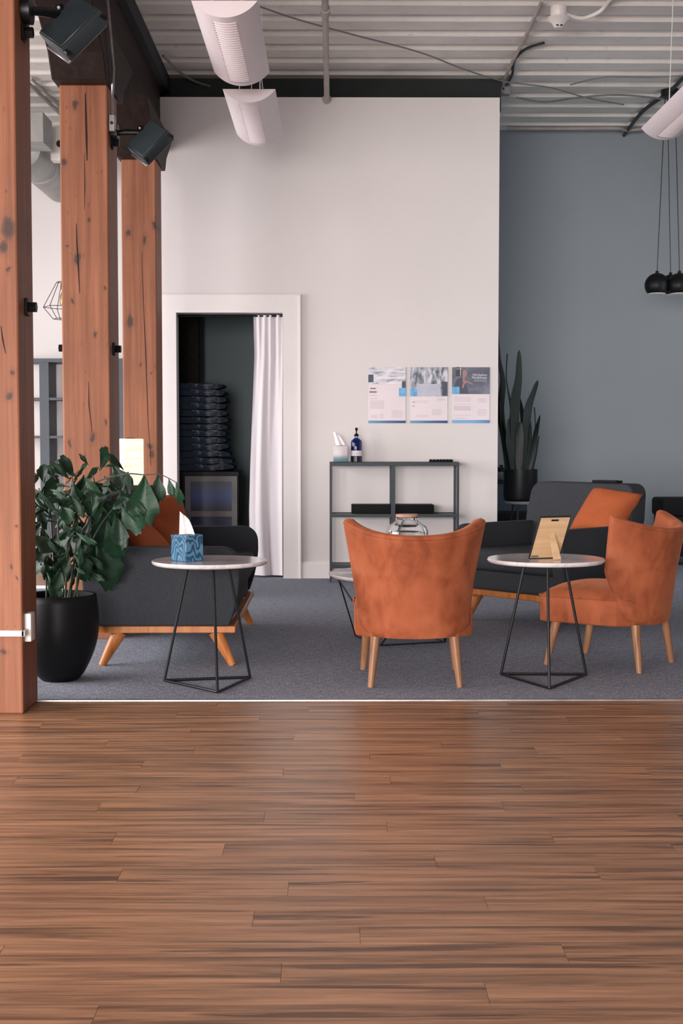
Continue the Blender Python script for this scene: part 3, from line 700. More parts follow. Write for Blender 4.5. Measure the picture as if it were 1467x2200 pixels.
for i, (a, b) in enumerate(((791, 871), (881, 961), (971, 1051))):
    A = P(a, 789, YW-.004); B = P(b, 909, YW-.004); W = B.x-A.x; H = A.z-B.z
    t = thing('poster', pl[i], 'poster', (A.x, YW-.002, B.z), 0, 'event posters on the white partition')
    obj('paper_sheet', G().grid(lambda u, v: (W*u, -.0025-.003*math.sin(PI*u)*(i != 2)*(1-v)**.5, H*v), 10, 4), M['paper'], t)
    def R_(name, m, x0, x1, z0, z1, d=.007): return obj(name, G().box(W*x0, W*x1, -d, -d+.0008, H*(1-z1), H*(1-z0)), m, t, smooth=False)
    R_('footer_band', band[0 if i < 2 else 1], 0, 1, .955 if i < 2 else .945, 1)
    if i == 0:
        R_('photo_print', ph1, 0, 1, .0, .30); R_('blue_square', lightblue, .82, 1, .37, .52); R_('photo_patch', dress, .0, .14, .13, .27, .0075); R_('photo_patch', dress, .90, 1, .25, .37, .0075)
        lines = [(.05, .20, .37, .39, 1), (.03, .22, .43, .455, 1), (.05, .24, .50, .506, 0), (.05, .24, .56, .566, 0)] + [(.05, .42, .60+.022*k, .606+.022*k, 0) for k in range(7)] + [(.62, .92, .78+.022*k, .785+.022*k, 0) for k in range(6)] + [(.06, .24, .86+.02*k, .864+.02*k, 0) for k in range(3)] + [(.32, .42, .84+.03*k, .846+.03*k, 0) for k in range(3)]
    elif i == 1:
        R_('photo_print', ph2, 0, 1, .0, .52); R_('blue_square', lightblue, 0, .19, .385, .52, .0075)
        R_('photo_patch', plain('photo_haze', (190, 190, 204), .5, vary=.05), .19, .82, .30, .515, .0074); R_('photo_patch', dress, .86, .995, .26, .515, .0075)
        lines = [(.72, .92, .565+.022*k, .57+.022*k, 0) for k in range(2)] + [(.06, .12, .62, .63, 1), (.06, .12, .69, .70, 1)] + [(.58, .84, .76+.022*k, .765+.022*k, 0) for k in range(5)] + [(.18, .5, .86+.02*k, .864+.02*k, 0) for k in range(2)] + [(.10, .5, .60+.03*k, .604+.03*k, 0) for k in range(2)]
    else:
        R_('photo_print', ph3, .0, 1, .0, .48)
        R_('photo_window', plain('photo_window_dark', (60, 58, 64), .5), .10, .27, .0, .16, .0074); R_('window_bar', whitep, .22, .235, 0, .15, .0078); R_('window_bar', whitep, .10, .27, .028, .034, .0078)
        head = [(W*(.335+.065*math.cos(q/16*2*PI)), H*(1-.11) + H*.062*math.sin(q/16*2*PI)) for q in range(16)]
        obj('printed_head', G().prism(head, -.0080, -.0074, 'y'), skin, t, smooth=False)
        tor = [(.06, .46), (.05, .36), (.12, .22), (.28, .17), (.30, .22), (.36, .30), (.44, .47)]
        obj('printed_jacket', G().prism([(W*x, H*(1-z)) for x, z in tor], -.0079, -.0073, 'y'), dress, t, smooth=False)
        arm = [(.26, .36), (.30, .26), (.38, .235), (.56, .29), (.55, .32), (.40, .27), (.34, .30), (.30, .38)]
        obj('printed_arms', G().prism([(W*x, H*(1-z)) for x, z in arm], -.0084, -.0080, 'y'), skin, t, smooth=False)
        R_('printed_arms', skin, .28, .34, .16, .26, .0082)
        R_('blue_square', lightblue, 0, .20, .35, .48, .0086)
        txt('Workplace\nMindfulness', H*.058, whitep, t, (W*.93, -.0085, H*(1-.155)))
        lines = [(.58, .92, .225+.02*k, .229+.02*k, 2) for k in range(2)] + [(.05, .5, .53+.02*k, .534+.02*k, 0) for k in range(5)] + [(.05, .5, .66, .665, 0)] + [(.05, .5, .70+.02*k, .708+.02*k, 0) for k in range(4)] + [(.70, .90, .56+.02*k, .564+.02*k, 0) for k in range(4)] + [(.68, .92, .76+.02*k, .764+.02*k, 0) for k in range(6)] + [(.05+.08*k, .07+.08*k, .86, .866, 1) for k in range(6)] + [(.05+.08*k, .07+.08*k, .91, .916, 1) for k in range(5)]
    for kk, mm in ((0, greytext), (1, darktext), (2, whitep)):
        g = G()
        for (x0, x1, z0, z1, k) in lines:
            if k == kk: g.box(W*x0, W*x1, -.0082, -.0072, H*(1-z1), H*(1-z0))
        if g.v: tag(obj('printed_text', g, mm, t, smooth=False), kind='stuff')

# ================================================================ CONSOLE SHELF
KY = 10.30; kd = .28
k0, k1 = P(708, 1100, KY).x, P(986, 1100, KY).x; kt = P(800, 993, KY).z
t = thing('console_shelf', 'slate grey metal console shelf standing against the white partition', 'shelf', ((k0+k1)/2, KY+kd/2, .004))
obj('top_panel', G().rbox(k0, k1, KY, KY+kd, kt-.028, kt, .002, 1), M['tealm'], t, world=True)
for x in (k0, k1-.018):
    for yv in (KY, KY+kd-.018): obj('leg', G().box(x, x+.018, yv, yv+.018, .004, kt-.028), M['tealm'], t, world=True, smooth=False)
xm = P(844.5, 1100, KY).x
km = P(800, 1108, KY).z; kb = P(730, 1218, KY).z
obj('divider', G().box(xm-.016, xm+.016, KY+.002, KY+.012, kb, kt-.028).box(xm-.016, xm+.016, KY+kd-.012, KY+kd-.002, kb, kt-.028), M['tealm'], t, world=True, smooth=False)
g = G()
for z in (km,):
    g.box(k0+.018, k1-.018, KY, KY+.014, z-.012, z+.012).box(k0+.018, k1-.018, KY+kd-.014, KY+kd, z-.012, z+.012)
obj('shelf_rail', g, M['tealm'], t, world=True, smooth=False)
obj('glass_shelf', G().box(k0+.018, k1-.018, KY+.014, KY+kd-.014, km, km+.006), M['glass'], t, world=True, smooth=False)
obj('bottom_shelf', G().box(k0+.018, k1-.018, KY, KY+kd, kb-.012, kb+.012), M['tealm'], t, world=True, smooth=False)
def on(px, Y, z): return (P(px, 1000, Y).x, Y, z)
# soundbar
xa_, xb_ = P(755, 1095, KY+.1).x, P(931, 1095, KY+.1).x
t = thing('soundbar', 'long matte black box lying on the middle shelf of the console', 'speaker', ((xa_+xb_)/2, KY+.12, km+.012))
obj('bar_body', G().rbox(xa_, xb_, KY+.03, KY+.25, km+.0125, P(800, 1085, KY+.03).z, .004, 2), M['blackpl'], t, world=True)
# tissue box (grey-white) on console
def tissue(parent, z, w, h, seed):
    g = G()
    def fn(u, v):
        a = (u-.5); sp = (.55 + .75*v*(1-v) + .1*v)
        return (a*w*(.95-.45*v) - .014*v, .010*math.sin(u*9+seed)*(1-.4*v) + .01*v, h*v*(1-.30*(u)*v))
    g.grid(fn, 14, 10); o = obj('tissue', g, M['tissue'], parent, ang=180); o.location = (0, 0, z); return o
p_ = on(731.5, KY+.12, kt)
t = thing('tissue_box', 'small white tissue box with teal grey base on the console shelf', 'tissue box', p_)
grey_tb = gradx('teal_fade_card', [(0, (96, 128, 138)), (.22, (120, 148, 154)), (.45, (206, 196, 198)), (1, (222, 208, 210))], .35, axis=2)
obj('carton', G().rbox(-.056, .056, -.056, .056, 0, .125, .008, 2), grey_tb, t)
obj('opening', G().lathe([(0, .1255), (.03, .1255), (.03, .127), (0, .127)], n=20), M['blackm'], t)
tt_ = tissue(t, .122, .075, .125, 1.0); tt_.rotation_euler = (0, -.22, 0)
# soap bottle
p_ = on(765.5, KY+.13, kt)
t = thing('soap_bottle', 'blue pump bottle with white label on the console shelf', 'bottle', p_)
obj('bottle', G().lathe([(0, 0), (.040, 0), (.043, .004), (.043, .150), (.038, .166), (.022, .180), (.014, .186), (.014, .196), (0, .196)], n=32), M['blueglass'], t)
obj('soap', G().lathe([(0, .003), (.039, .004), (.039, .148), (.030, .164), (0, .172)], n=32), plain('blue_liquid', (52, 74, 140), .3), t)
obj('label', G().lathe([(.0435, .046), (.0438, .046), (.0438, .088), (.0435, .088)], n=32), M['paper'], t)
obj('bottle_base', G().lathe([(.0434, .002), (.0438, .002), (.0438, .042), (.0434, .042)], n=32), plain('dark_blue_base', (22, 26, 44), .3), t)
obj('label_print', G().box(-.012, .012, -.0452, -.0438, .066, .069).box(-.009, .009, -.0452, -.0438, .060, .062), greytext, t, smooth=False)
obj('pump', G().lathe([(0, .196), (.017, .196), (.017, .210), (.010, .218), (.005, .220), (.005, .240), (.009, .242), (.011, .262), (0, .264)], n=20).tube([(0, 0, .252), (-.0, -.032, .250), (0, -.036, .244)], .005, 8), M['blackpl'], t)
p0, p1 = on(922, KY+.12, kt), on(972, KY+.12, kt)
t = thing('black_tray', 'low ridged black object lying at the right end of the console top', 'tray', ((p0[0]+p1[0])/2, KY+.12, kt))
hw = (p1[0]-p0[0])/2
obj('tray_base', G().rbox(-hw, hw, -.05, .05, 0, .010, .003, 1), M['blackpl'], t)
for k in range(7):
    x = -hw+.012 + k*(2*hw-.024)/6
    obj('ridge', G().rbox(x-.010, x+.010, -.045, .045, .009, .020, .004, 1), M['blackpl'], t)

# ================================================================ SOFA FAMILY
def sofa_like(name, label, cat, w_, dp, loc, rz, group=None):
    # local: faces +x, width along y, origin at floor centre
    t = thing(name, label, cat, loc, rz, group); X = dp/2; Yh = w_/2; aw = .085
    # arms: profile in xz
    def arm_poly(ins=0):
        r = .085
        top = .585
        pts = [(-X+.04, .205), (-X+.01, .36), (-X+.0, .50), (-X+.02, top-.01), (-X+.06, top)]
        pts += [(X-.09, top)] + [(X-.09+r*math.sin(math.radians(q)), top-r+r*math.cos(math.radians(q))) for q in (18, 36, 54, 72, 90)]
        pts += [(X-.004, .44), (X-.012, .36), (X-.03, .28), (X-.055, .205)]
        return pts
    for s in (-1, 1):
        y0, y1 = (s*Yh, s*(Yh-aw)); y0, y1 = min(y0, y1), max(y0, y1)
        o = obj('arm', G().prism(arm_poly(), y0, y1, 'y'), M['sofa'], t, smooth=True, ang=60, bev=.012)
    obj('seat_base', G().rbox(-X+.05, X-.06, -Yh+aw, Yh-aw, .195, .33, .02, 3), M['sofa'], t)
    obj('seat_cushion', G().rbox(-X+.18, X-.02, -Yh+aw+.004, Yh-aw-.004, .315, .445, .035, 4), M['sofa'], t)
    # backrest: slanted panel with rounded upper corners
    hw_ = Yh - .015; r = .075; top = .83
    poly = [(-hw_+.03, .30), (hw_-.03, .30), (hw_, .62)] + arc(hw_-r-.012, top-r, r, 0, 90, 6) + arc(-hw_+r+.012, top-r, r, 90, 180, 6) + [(-hw_, .62)]
    sh = Matrix(((1, 0, -.20, .100), (0, 1, 0, 0), (0, 0, 1, 0), (0, 0, 0, 1)))
    obj('backrest', G().prism(poly, -X+.075, -X+.215, 'x', sh), M['sofa'], t, smooth=True, ang=60, bev=.022)
    obj('wood_rail', G().rbox(-X+.07, X-.03, -Yh+.05, -Yh+.085, .165, .200, .004, 1).rbox(-X+.07, X-.03, Yh-.085, Yh-.05, .165, .200, .004, 1)
        .rbox(X-.065, X-.032, -Yh+.082, Yh-.082, .165, .200, .004, 1).rbox(-X+.072, -X+.105, -Yh+.082, Yh-.082, .165, .200, .004, 1), M['leg'], t)
    for sx in (-1, 1):
        for sy in (-1, 1):
            xt = sx*(X-(.13 if sx > 0 else .17)); yt = sy*(Yh-.10)
            obj('leg', G().tube([(xt, yt, .166), (xt+sx*.085, yt+sy*.02, .004)], [.036, .017], 16), M['leg'], t)
    return t
def pillow(label, cat, loc, ax, az, w_, h_, th, group=None):
    g = G(); n = 18
    def q(sgn):
        def fn(u, v):
            a, b = 2*u-1, 2*v-1
            k = 1 - .10*(1-a*a)*abs(b)**3; k2 = 1 - .10*(1-b*b)*abs(a)**3
            zz = sgn*th/2*((1-abs(a)**2.6)*(1-abs(b)**3.0))**.5
            zz += .012*noise.noise(Vector((a*2.2, b*2.2, sgn*3)))*(1-a*a)*(1-b*b)
            return (a*w_/2*k2, zz, b*h_/2*k)
        return fn
    g.grid(q(1), n, n).grid(q(-1), n, n)
    o = obj('throw_pillow', g, M['pillow'], weld=True, ang=180); o.location = loc
    ax = Vector(ax).normalized(); az = Vector(az); az = (az-ax*az.dot(ax)).normalized(); ay = az.cross(ax)
    o.rotation_euler = Matrix((ax, ay, az)).transposed().to_euler()
    tag(o, label, cat, group); return o
# left loveseat faces +X
sx0, sx1 = -1.205, -.44
dps = sx1 - sx0
sofa_like('loveseat', 'charcoal loveseat seen from its arm side, behind the left side table', 'sofa', 8.03-6.42, dps, ((sx0+sx1)/2, (6.42+8.03)/2, 0), 0)
pc = P(297, 1155, 6.85); pillow('orange throw pillow nearest the potted palm on the loveseat', 'pillow', (pc.x, 6.85, pc.z), (.35, .93, 0), (-.80, 0, .62), .34, .36, .13, 'orange throw pillows')
pc = P(350, 1130, 7.30); pillow('orange throw pillow behind the tissue box on the loveseat', 'pillow', (pc.x, 7.30, pc.z), (.62, .78, 0), (-.28, .05, .95), .36, .37, .15, 'orange throw pillows')
# right armchair
Ff, Nn = P(976, 1121, 8.15), P(1202, 1135, 7.55)
u_ = Vector((Nn.x-Ff.x, Nn.y-Ff.y, 0)).normalized(); v_ = Vector((-u_.y, u_.x, 0))    # v_: backwards direction candidate
if v_.x < 0: v_ = -v_
fc = Vector(((Ff.x+Nn.x)/2, (Ff.y+Nn.y)/2, 0)); ctr = fc + v_*.43
fw = -v_; rz = math.atan2(fw.y, fw.x)
sofa_like('armchair', 'charcoal armchair facing left, behind the right side table', 'armchair', .84, .86, (ctr.x, ctr.y, 0), rz)
bc = fc + v_*.70
pc = P(1300, 1102, 8.1); pillow('orange throw pillow tilted on the charcoal armchair', 'pillow', tuple(pc), (u_.x, u_.y, -.10), (v_.x*.62, v_.y*.62, .75), .36, .35, .17, 'orange throw pillows')
# slim black object on the armchair back
bt_ = P(1337, 1040, (ctr+v_*.36).y-.10)
t = thing('remote_control', 'slim black remote-like object lying on top of the armchair back', 'remote', (fc.x+v_.x*.80+u_.x*.13, fc.y+v_.y*.80+u_.y*.13, .831), math.atan2(u_.y, u_.x))
obj('body', G().rbox(-.095, .095, -.03, .03, 0, .015, .004, 2), M['blackpl'], t)
obj('button_strip', G().rbox(-.05, .07, -.018, .018, .0145, .017, .002, 1), M['blackm'], t)

# ================================================================ ORANGE VELVET CHAIRS
def accent_chair(label, loc, rz):
    # local: faces +y
    t = thing('accent_chair', label, 'chair', loc, rz, 'orange velvet accent chairs')
    ZB = .225
    def wz(z):   # half width
        k = min(max((z-ZB)/(.72-ZB), 0), 1); return .238 + .078*k**1.15 - .045*max(0, 1-(z-ZB)/.07)**2
    def fz(z):
        if z < .47: return .085 + .125*((z-ZB)/(.47-ZB))
        return .21
    def yc(z): return -.265 - .085*((z-ZB)/.5)
    def topz(u): return .672 + .062*abs(u)**2.2
    def outer(u, v, ins=0):
        a = 2*u-1; z = ZB + (topz(a)-ZB)*v; wv = wz(z)-ins
        ang = a*1.12; x = wv*math.sin(ang)/math.sin(1.12)
        yv = yc(z)+ins + (fz(z)-ins*.4)*(1-math.cos(ang))/(1-math.cos(1.12))
        zz = z - (ins*.0)
        if v > .9: zz -= .0
        return Vector((x, yv, zz))
    nu, nv = 36, 18; g = G(); th = .052
    # closed section: outer skin, rounded rim, inner skin
    secs = []
    for i in range(nu+1):
        u = i/nu; col = []
        for j in range(nv+1): col.append(outer(u, j/nv))
        for q in (35, 90, 145):
            a = math.radians(q); mid_ = th/2
            p = outer(u, 1, mid_ - mid_*math.cos(a)); p.z += .012*math.sin(a)+.0; col.append(p)
        for j in range(nv, -1, -1): col.append(outer(u, j/nv, th))
        secs.append(col)
    m = len(secs[0])
    # rounded vertical ends: extra scaled sections
    def endsec(col, dirv, frac, out):
        c = []
        for j, p in enumerate(col):
            q = col[m-1-j]; mid_ = (p+q)/2; c.append(mid_ + (p-mid_)*frac + dirv*out)
        return c
    dl_ = (secs[0][5]-secs[1][5]).normalized(); dr_ = (secs[-1][5]-secs[-2][5]).normalized()
    secs = [endsec(secs[0], dl_, .15, .014), endsec(secs[0], dl_, .75, .009)] + secs + [endsec(secs[-1], dr_, .75, .009), endsec(secs[-1], dr_, .15, .014)]
    g.add([tuple(p) for c in secs for p in c], [(i*m+j, (i+1)*m+j, (i+1)*m+(j+1) % m, i*m+(j+1) % m) for i in range(len(secs)-1) for j in range(m)])
    g.f.append(tuple(range(m))); g.f.append(tuple(range((len(secs)-1)*m, len(secs)*m)))
    bk = obj('backrest', g, M['velvet'], t, ang=70)
    # piping along the top rim
    pts = [outer(i/30, .985) + Vector((0, -.002, 0)) for i in range(31)]
    obj('piping', G().tube(pts, .0035, 6), M['velvet'], bk)
    # seat base
    hw = .262
    poly = [(-.19, -.20), (.19, -.20)] + [(hw, -.13), (hw+.004, .05)] + arc(hw-.04, .235, .04, 0, 90, 4) + arc(-hw+.04, .235, .04, 90, 180, 4) + [(-hw-.004, .05), (-hw, -.13)]
    obj('seat_base', G().prism(poly, .222, .345, 'z'), M['velvet'], t, ang=50, bev=.008)
    def dome(u, v):
        a, b = 2*u-1, 2*v-1
        sx = a*math.sqrt(1-.06*b*b); sy = b*math.sqrt(1-.10*a*a)
        return (sx*(hw+.003)*(1-.12*max(0,-b)**3), .035+sy*.240, .345 + .062*((1-abs(a)**3)*(1-abs(b)**4))**.5)
    obj('seat_cushion', G().grid(dome, 20, 20), M['velvet'], t, ang=180)
    ring = [Vector((x*1.008, y_*1.008, .347)) for x, y_ in poly[3:-1]]
    obj('seat_piping', G().tube(ring, .004, 6), M['velvet'], t)
    for x, y_, dx, dy in ((-.175, -.195, -.022, -.03), (.175, -.195, .022, -.03), (-.20, .20, -.02, .045), (.20, .20, .02, .045)):
        obj('leg', G().tube([(x, y_, .226), (x+dx, y_+dy, .004)], [.023, .0135], 14), M['walnut'], t)
    return t
A1 = (FL(795, 1480) + FL(988, 1478))/2
accent_chair('orange velvet accent chair in the centre, seen from behind', (A1.x, A1.y+.225, 0), 0)
LA, LB, LC, LD = FL(1170, 1431), FL(1262, 1403), FL(1383, 1450), FL(1447, 1425)
cc = (LA+LB+LC+LD)/4; fd = ((LA+LB)/2 - (LC+LD)/2); rz2 = math.atan2(fd.y, fd.x) - PI/2
accent_chair('orange velvet accent chair at the right edge, turned to the left', (cc.x, cc.y, 0), rz2)

# ================================================================ SIDE TABLES, COFFEE TABLE
def side_table(label, cx, cy, zt_, rad, base, topx):
    t = thing('side_table', label, 'side table', (cx, cy, .004), 0, 'round side tables with triangular wire bases')
    prof = [(0, zt_-.020), (rad-.012, zt_-.020), (rad-.003, zt_-.014), (rad, zt_-.006), (rad-.004, zt_), (0, zt_)]
    g = G().lathe([(r, z-.004) for r, z in prof], n=72); obj('tabletop', g, M['marble'], t, ang=50)
    B = [Vector((p.x, p.y, .011)) for p in base]; ct = Vector((cx, cy, 0))
    bc_ = (B[0]+B[1]+B[2])/3
    for i in range(3):
        a, b = B[i], B[(i+1) % 3]
        obj('base_rod', G().tube([a, b], .0065, 8), M['blackm'], t, world=True)
        tp_ = Vector((topx[i][0], topx[i][1], zt_-.018))
        obj('leg', G().tube([a, tp_], .0065, 8), M['blackm'], t, world=True)
    return t
def tabletop(pxl, pxr, py, Y):
    a, b = P(pxl, py, Y), P(pxr, py, Y); return (a.x+b.x)/2, Y, a.z, (b.x-a.x)/2
cx, cy, z_, rad = tabletop(326, 575, 1203, 6.07); TL = (cx, cy, z_)
base = [FL(353, 1463, .008), FL(467, 1488, .008), FL(537, 1456, .008)]
tx = [(P(404, 1215, 6.08).x, 6.08+.03), (P(458, 1215, 5.96).x, 5.97), (P(490, 1215, 6.12).x, 6.13)]
side_table('white round side table on the left, carrying the blue tissue box', cx, cy, z_, rad, base, tx)
cx, cy, z2_, rad = tabletop(1047, 1298, 1199, 6.12); TR = (cx, cy, z2_)
base = [FL(1076, 1449, .008), FL(1180, 1480, .008), FL(1259, 1450, .008)]
tx = [(P(1128, 1215, 6.15).x, 6.15), (P(1176, 1215, 5.98).x, 5.98), (P(1213, 1215, 6.18).x, 6.18)]
side_table('white round side table on the right, carrying the picture frame', cx, cy, z2_, rad, base, tx)
# blue tissue box
tb = P(402, 1190, 6.03)
t = thing('tissue_box', 'blue swirl-patterned cube tissue box on the left side table', 'tissue box', (tb.x, 6.03, z_+.0005), PI/4+.03)
obj('carton', G().rbox(-.0515, .0515, -.0515, .0515, 0, .118, .003, 1), M['swirl'], t)
obj('opening', G().lathe([(0, .1182), (.03, .1182), (.03, .1192), (0, .1192)], n=20), M['blackm'], t)
tt_ = tissue(t, .115, .075, .105, 2.2); tt_.rotation_euler = (0, 0, -PI/4)
# picture frame (seen from behind)
t = thing('picture_frame', 'picture frame seen from its plywood back on the right side table', 'picture frame', (P(1168, 1196, 6.10).x, 6.10, z2_+.002), .38)
W, H = .152, .215
T = Matrix.Rotation(math.radians(27), 4, 'X')     # leans back towards the camera side
sk = Matrix.Rotation(0, 4, 'Z')
obj('frame_edge', G().box(-W/2-.002, -W/2, -.005, .006, 0, H, T).box(W/2, W/2+.002, -.005, .006, 0, H, T).box(-W/2-.002, W/2+.002, -.005, .006, H, H+.002, T).box(-W/2-.002, W/2+.002, -.005, .006, 0.0, .004, T), M['blackm'], t, smooth=False)
obj('back_board', G().box(-W/2, W/2, -.003, .004, .004, H, T), M['plywood'], t, smooth=False)
obj('hanger_slot', G().box(-.018, .018, -.006, -.003, H-.018, H-.011, T), M['blackm'], t, smooth=False)
obj('turn_clip', G().box(-W/2+.004, -W/2+.04, -.006, -.003, .008, .018, T), M['galv'], t, smooth=False)
ha = T @ Vector((.002, -.004, H*.62))
vs = [(ha.x-.012, ha.y, ha.z), (ha.x+.014, ha.y, ha.z), (ha.x+.034, ha.y-.028, .0), (ha.x-.006, ha.y-.028, .0)]
vs += [(a, b+.004, c) for a, b, c in vs]
obj('easel_leg', G().add(vs, [(0,1,2,3), (7,6,5,4), (0,4,5,1), (1,5,6,2), (2,6,7,3), (3,7,4,0)]), M['plywood'], t, smooth=False)

# coffee table
CX, CYY, CZ, CRAD = .365, 7.33, P(800, 1232, 7.33).z, .39
t = thing('coffee_table', 'round white coffee table on black wires behind the central orange chair', 'coffee table', (CX, CYY, .004))
obj('tabletop', G().lathe([(0, CZ-.022), (CRAD-.02, CZ-.022), (CRAD-.006, CZ-.014), (CRAD, CZ-.004), (CRAD-.003, CZ), (CRAD-.012, CZ-.002), (0, CZ-.003)], n=80), M['marble'], t, ang=50)
k = 4; lo = [Vector((.265*math.cos(math.radians(245+90*i)), .265*math.sin(math.radians(245+90*i)), .006)) for i in range(k)]
hi = [Vector((.355*math.cos(math.radians(200+90*i)), .355*math.sin(math.radians(200+90*i)), CZ-.025)) for i in range(k)]
for i in range(k):
    obj('base_wire', G().tube([lo[i], lo[(i+1) % k]], .0045, 6), M['blackm'], t)
    obj('leg_wire', G().tube([hi[i], lo[i]], .0045, 6), M['blackm'], t)
    obj('leg_wire', G().tube([hi[(i+1) % k], lo[i]], .0045, 6), M['blackm'], t)
# jar
jp = P(874, 1150, 7.33)
zj = P(874, 1110, 7.33).z - CZ
t = thing('glass_jar', 'clear glass jar with pale wooden lid on the coffee table', 'jar', (jp.x, 7.33, CZ-.002))
R_j = .116
outp = [(0, .0), (.07, .0), (.088, .006), (.098, .03), (R_j, .15), (R_j, zj-.075), (R_j-.012, zj-.048), (.062, zj-.022), (.056, zj-.010), (.056, zj)]
inp = [(.052, zj), (.052, zj-.012), (.058, zj-.026), (R_j-.018, zj-.052), (R_j-.005, zj-.078), (R_j-.005, .15), (.092, .034), (.08, .012), (0, .010)]
obj('jar_body', G().lathe(outp+inp, n=56), M['glass'], t, ang=60)
obj('jar_rim', G().lathe([(.057, zj-.012), (.062, zj-.012), (.064, zj-.002), (.057, zj)], n=40), M['glass'], t)
obj('jar_lid', G().lathe([(0, zj), (.060, zj), (.062, zj+.003), (.061, zj+.016), (0, zj+.017)], n=40), M['cork'], t)
obj('water', G().lathe([(0, .012), (.079, .014), (.091, .036), (R_j-.006, .15), (R_j-.006, zj-.12), (0, zj-.12)], n=48), M['glass'], t)

# ================================================================ SNAKE PLANT ON STOOL
SPY = 11.3; pxc = 1117.5
c0 = P(pxc, 1076, SPY); zs_ = c0.z
t = thing('plant_stool', 'small pale round stool with black legs under the snake plant', 'stool', (c0.x+.06, SPY, .004))
obj('stool_top', G().lathe([(0, zs_-.026), (.19, zs_-.026), (.195, zs_-.016), (.19, zs_-.004), (0, zs_-.004)], n=48), M['greyframe'], t)
for q in (50, 140, 230, 320, 275):
    a = math.radians(q)
    if q == 275: continue
    obj('leg', G().tube([(.14*math.cos(a), .14*math.sin(a), zs_-.026), (.20*math.cos(a), .20*math.sin(a), 0)], .009, 8), M['blackm'], t)
rp_ = (P(1154, 1040, SPY).x - P(1081, 1040, SPY).x)/2; hp = P(pxc, 1008, SPY).z - zs_
t = thing('snake_plant', 'tall dark snake plant in a black cylinder pot beside the partition corner', 'plant', (c0.x, SPY, zs_))
obj('pot', G().lathe([(0, 0), (rp_-.03, 0), (rp_-.008, .012), (rp_, .04), (rp_, hp), (rp_-.008, hp), (rp_-.010, hp-.03), (0, hp-.03)], n=48), M['black'], t)
obj('soil', G().lathe([(0, hp-.024), (rp_-.012, hp-.028), (0, hp-.03)], n=24), M['soil'], t)
def sleaf(pts, wid, dy, tw, Y=SPY):
    L = [P(a, b, Y+dy) for a, b in pts]; L = spline(L, 6); n = len(L); vs = []
    o0 = Vector((c0.x, SPY, zs_))
    for i, p in enumerate(L):
        k = i/(n-1); ww = wid/2*(.60+.40*math.sin(min(k*1.7, 1)*PI/2))*(max(0, 1-k**3.2))**.55 * (1+.06*math.sin(k*14+tw*5))
        a = tw + k*1.0*math.sin(tw*3); d = Vector((math.cos(a), math.sin(a), 0)); nn = Vector((-math.sin(a), math.cos(a), 0))
        q = p-o0
        vs += [q - d*ww, q + nn*.006 , q + d*ww, q - nn*.004]
    fs = []
    for i in range(n-1):
        for j in range(4): fs.append((i*4+j, i*4+(j+1) % 4, (i+1)*4+(j+1) % 4, (i+1)*4+j))
    obj('leaf', G().add(vs, fs), M['snake'], t, ang=50)
for pts, wd, dy, tw in [
    ([(1094, 1012), (1084, 950), (1075, 880), (1080, 820), (1072, 770), (1070, 715)], .062, .02, .3),
    ([(1098, 1012), (1096, 930), (1098, 880), (1088, 815), (1090, 760)], .040, -.03, .5),
    ([(1108, 1012), (1106, 930), (1107, 860), (1114, 810), (1115, 752)], .064, -.06, .1),
    ([(1122, 1012), (1126, 940), (1122, 890), (1114, 845)], .050, .05, -.4),
    ([(1126, 1012), (1130, 940), (1134, 880), (1147, 840), (1155, 817)], .060, -.02, .2),
    ([(1140, 1012), (1148, 950), (1150, 910), (1148, 875)], .034, .04, .6),
    ([(1136, 1012), (1146, 960), (1152, 925), (1160, 892)], .040, -.05, -.3),
    ([(1143, 1012), (1150, 975), (1158, 936)], .024, .02, .2),
    ([(1100, 1012), (1104, 930), (1101, 862)], .046, .06, -.2),
    ([(1090, 1012), (1085, 960), (1078, 905), (1074, 860)], .058, -.04, .4),
    ([(1115, 1012), (1116, 950), (1118, 905)], .050, -.08, -.1),
    ([(1132, 1012), (1138, 970), (1140, 905)], .048, .0, .3),
    ([(1104, 1012), (1094, 950), (1092, 900)], .052, -.07, .2)]:
    sleaf(pts, wd*1.4, dy, tw)
# things behind, right of the partition
bx0, bx1 = 1.42, P(1132, 1060, 12.1).x; bz = P(1100, 1031, 12.1).z
t = thing('side_cabinet', 'dusky blue cabinet with black top behind the snake plant', 'cabinet', ((bx0+bx1)/2, 12.3, .004))
obj('cabinet_body', G().rbox(bx0, bx1, 12.1, 12.55, .004, bz-.03, .004, 1), M['cabinet'], t, world=True)
obj('cabinet_top', G().rbox(bx0-.01, bx1+.01, 12.08, 12.57, bz-.03, bz, .004, 1), M['black'], t, world=True)
obj('door_panel', G().rbox(bx0+.01, bx1-.01, 12.085, 12.10, .06, bz-.05, .003, 1), M['cabinet'], t, world=True)
t = thing('planter_bowl', 'small grey bowl with dark leaves on the blue cabinet top', 'planter', (P(1079, 1015, 12.2).x, 12.25, bz))
obj('bowl', G().lathe([(0, 0), (.05, 0), (.075, .03), (.08, .07), (.072, .07), (.065, .035), (0, .02)], n=28), M['greyframe'], t)
for q in (.4, 1.5, 2.6, 3.9, 5.2):
    d = Vector((math.cos(q), math.sin(q), 0)); sd = Vector((-d.y, d.x, 0))
    L = [Vector((0,0,.03)), d*.05+Vector((0,0,.10)), d*.09+Vector((0,0,.13)), d*.13+Vector((0,0,.11))]
    vs = []
    for i, p in enumerate(L):
        ww = (.006, .018, .016, .001)[i]; vs += [p-sd*ww, p+sd*ww]
    obj('leaf', G().add(vs, [(2*i, 2*i+1, 2*i+3, 2*i+2) for i in range(3)]), M['snake'], t)
ox = P(1085, 1100, 11.9).x; oz = P(1085, 1104, 11.9).z
t = thing('black_ottoman', 'low rounded black upholstered seat behind the plant stool', 'ottoman', (1.62, 11.82, .004))
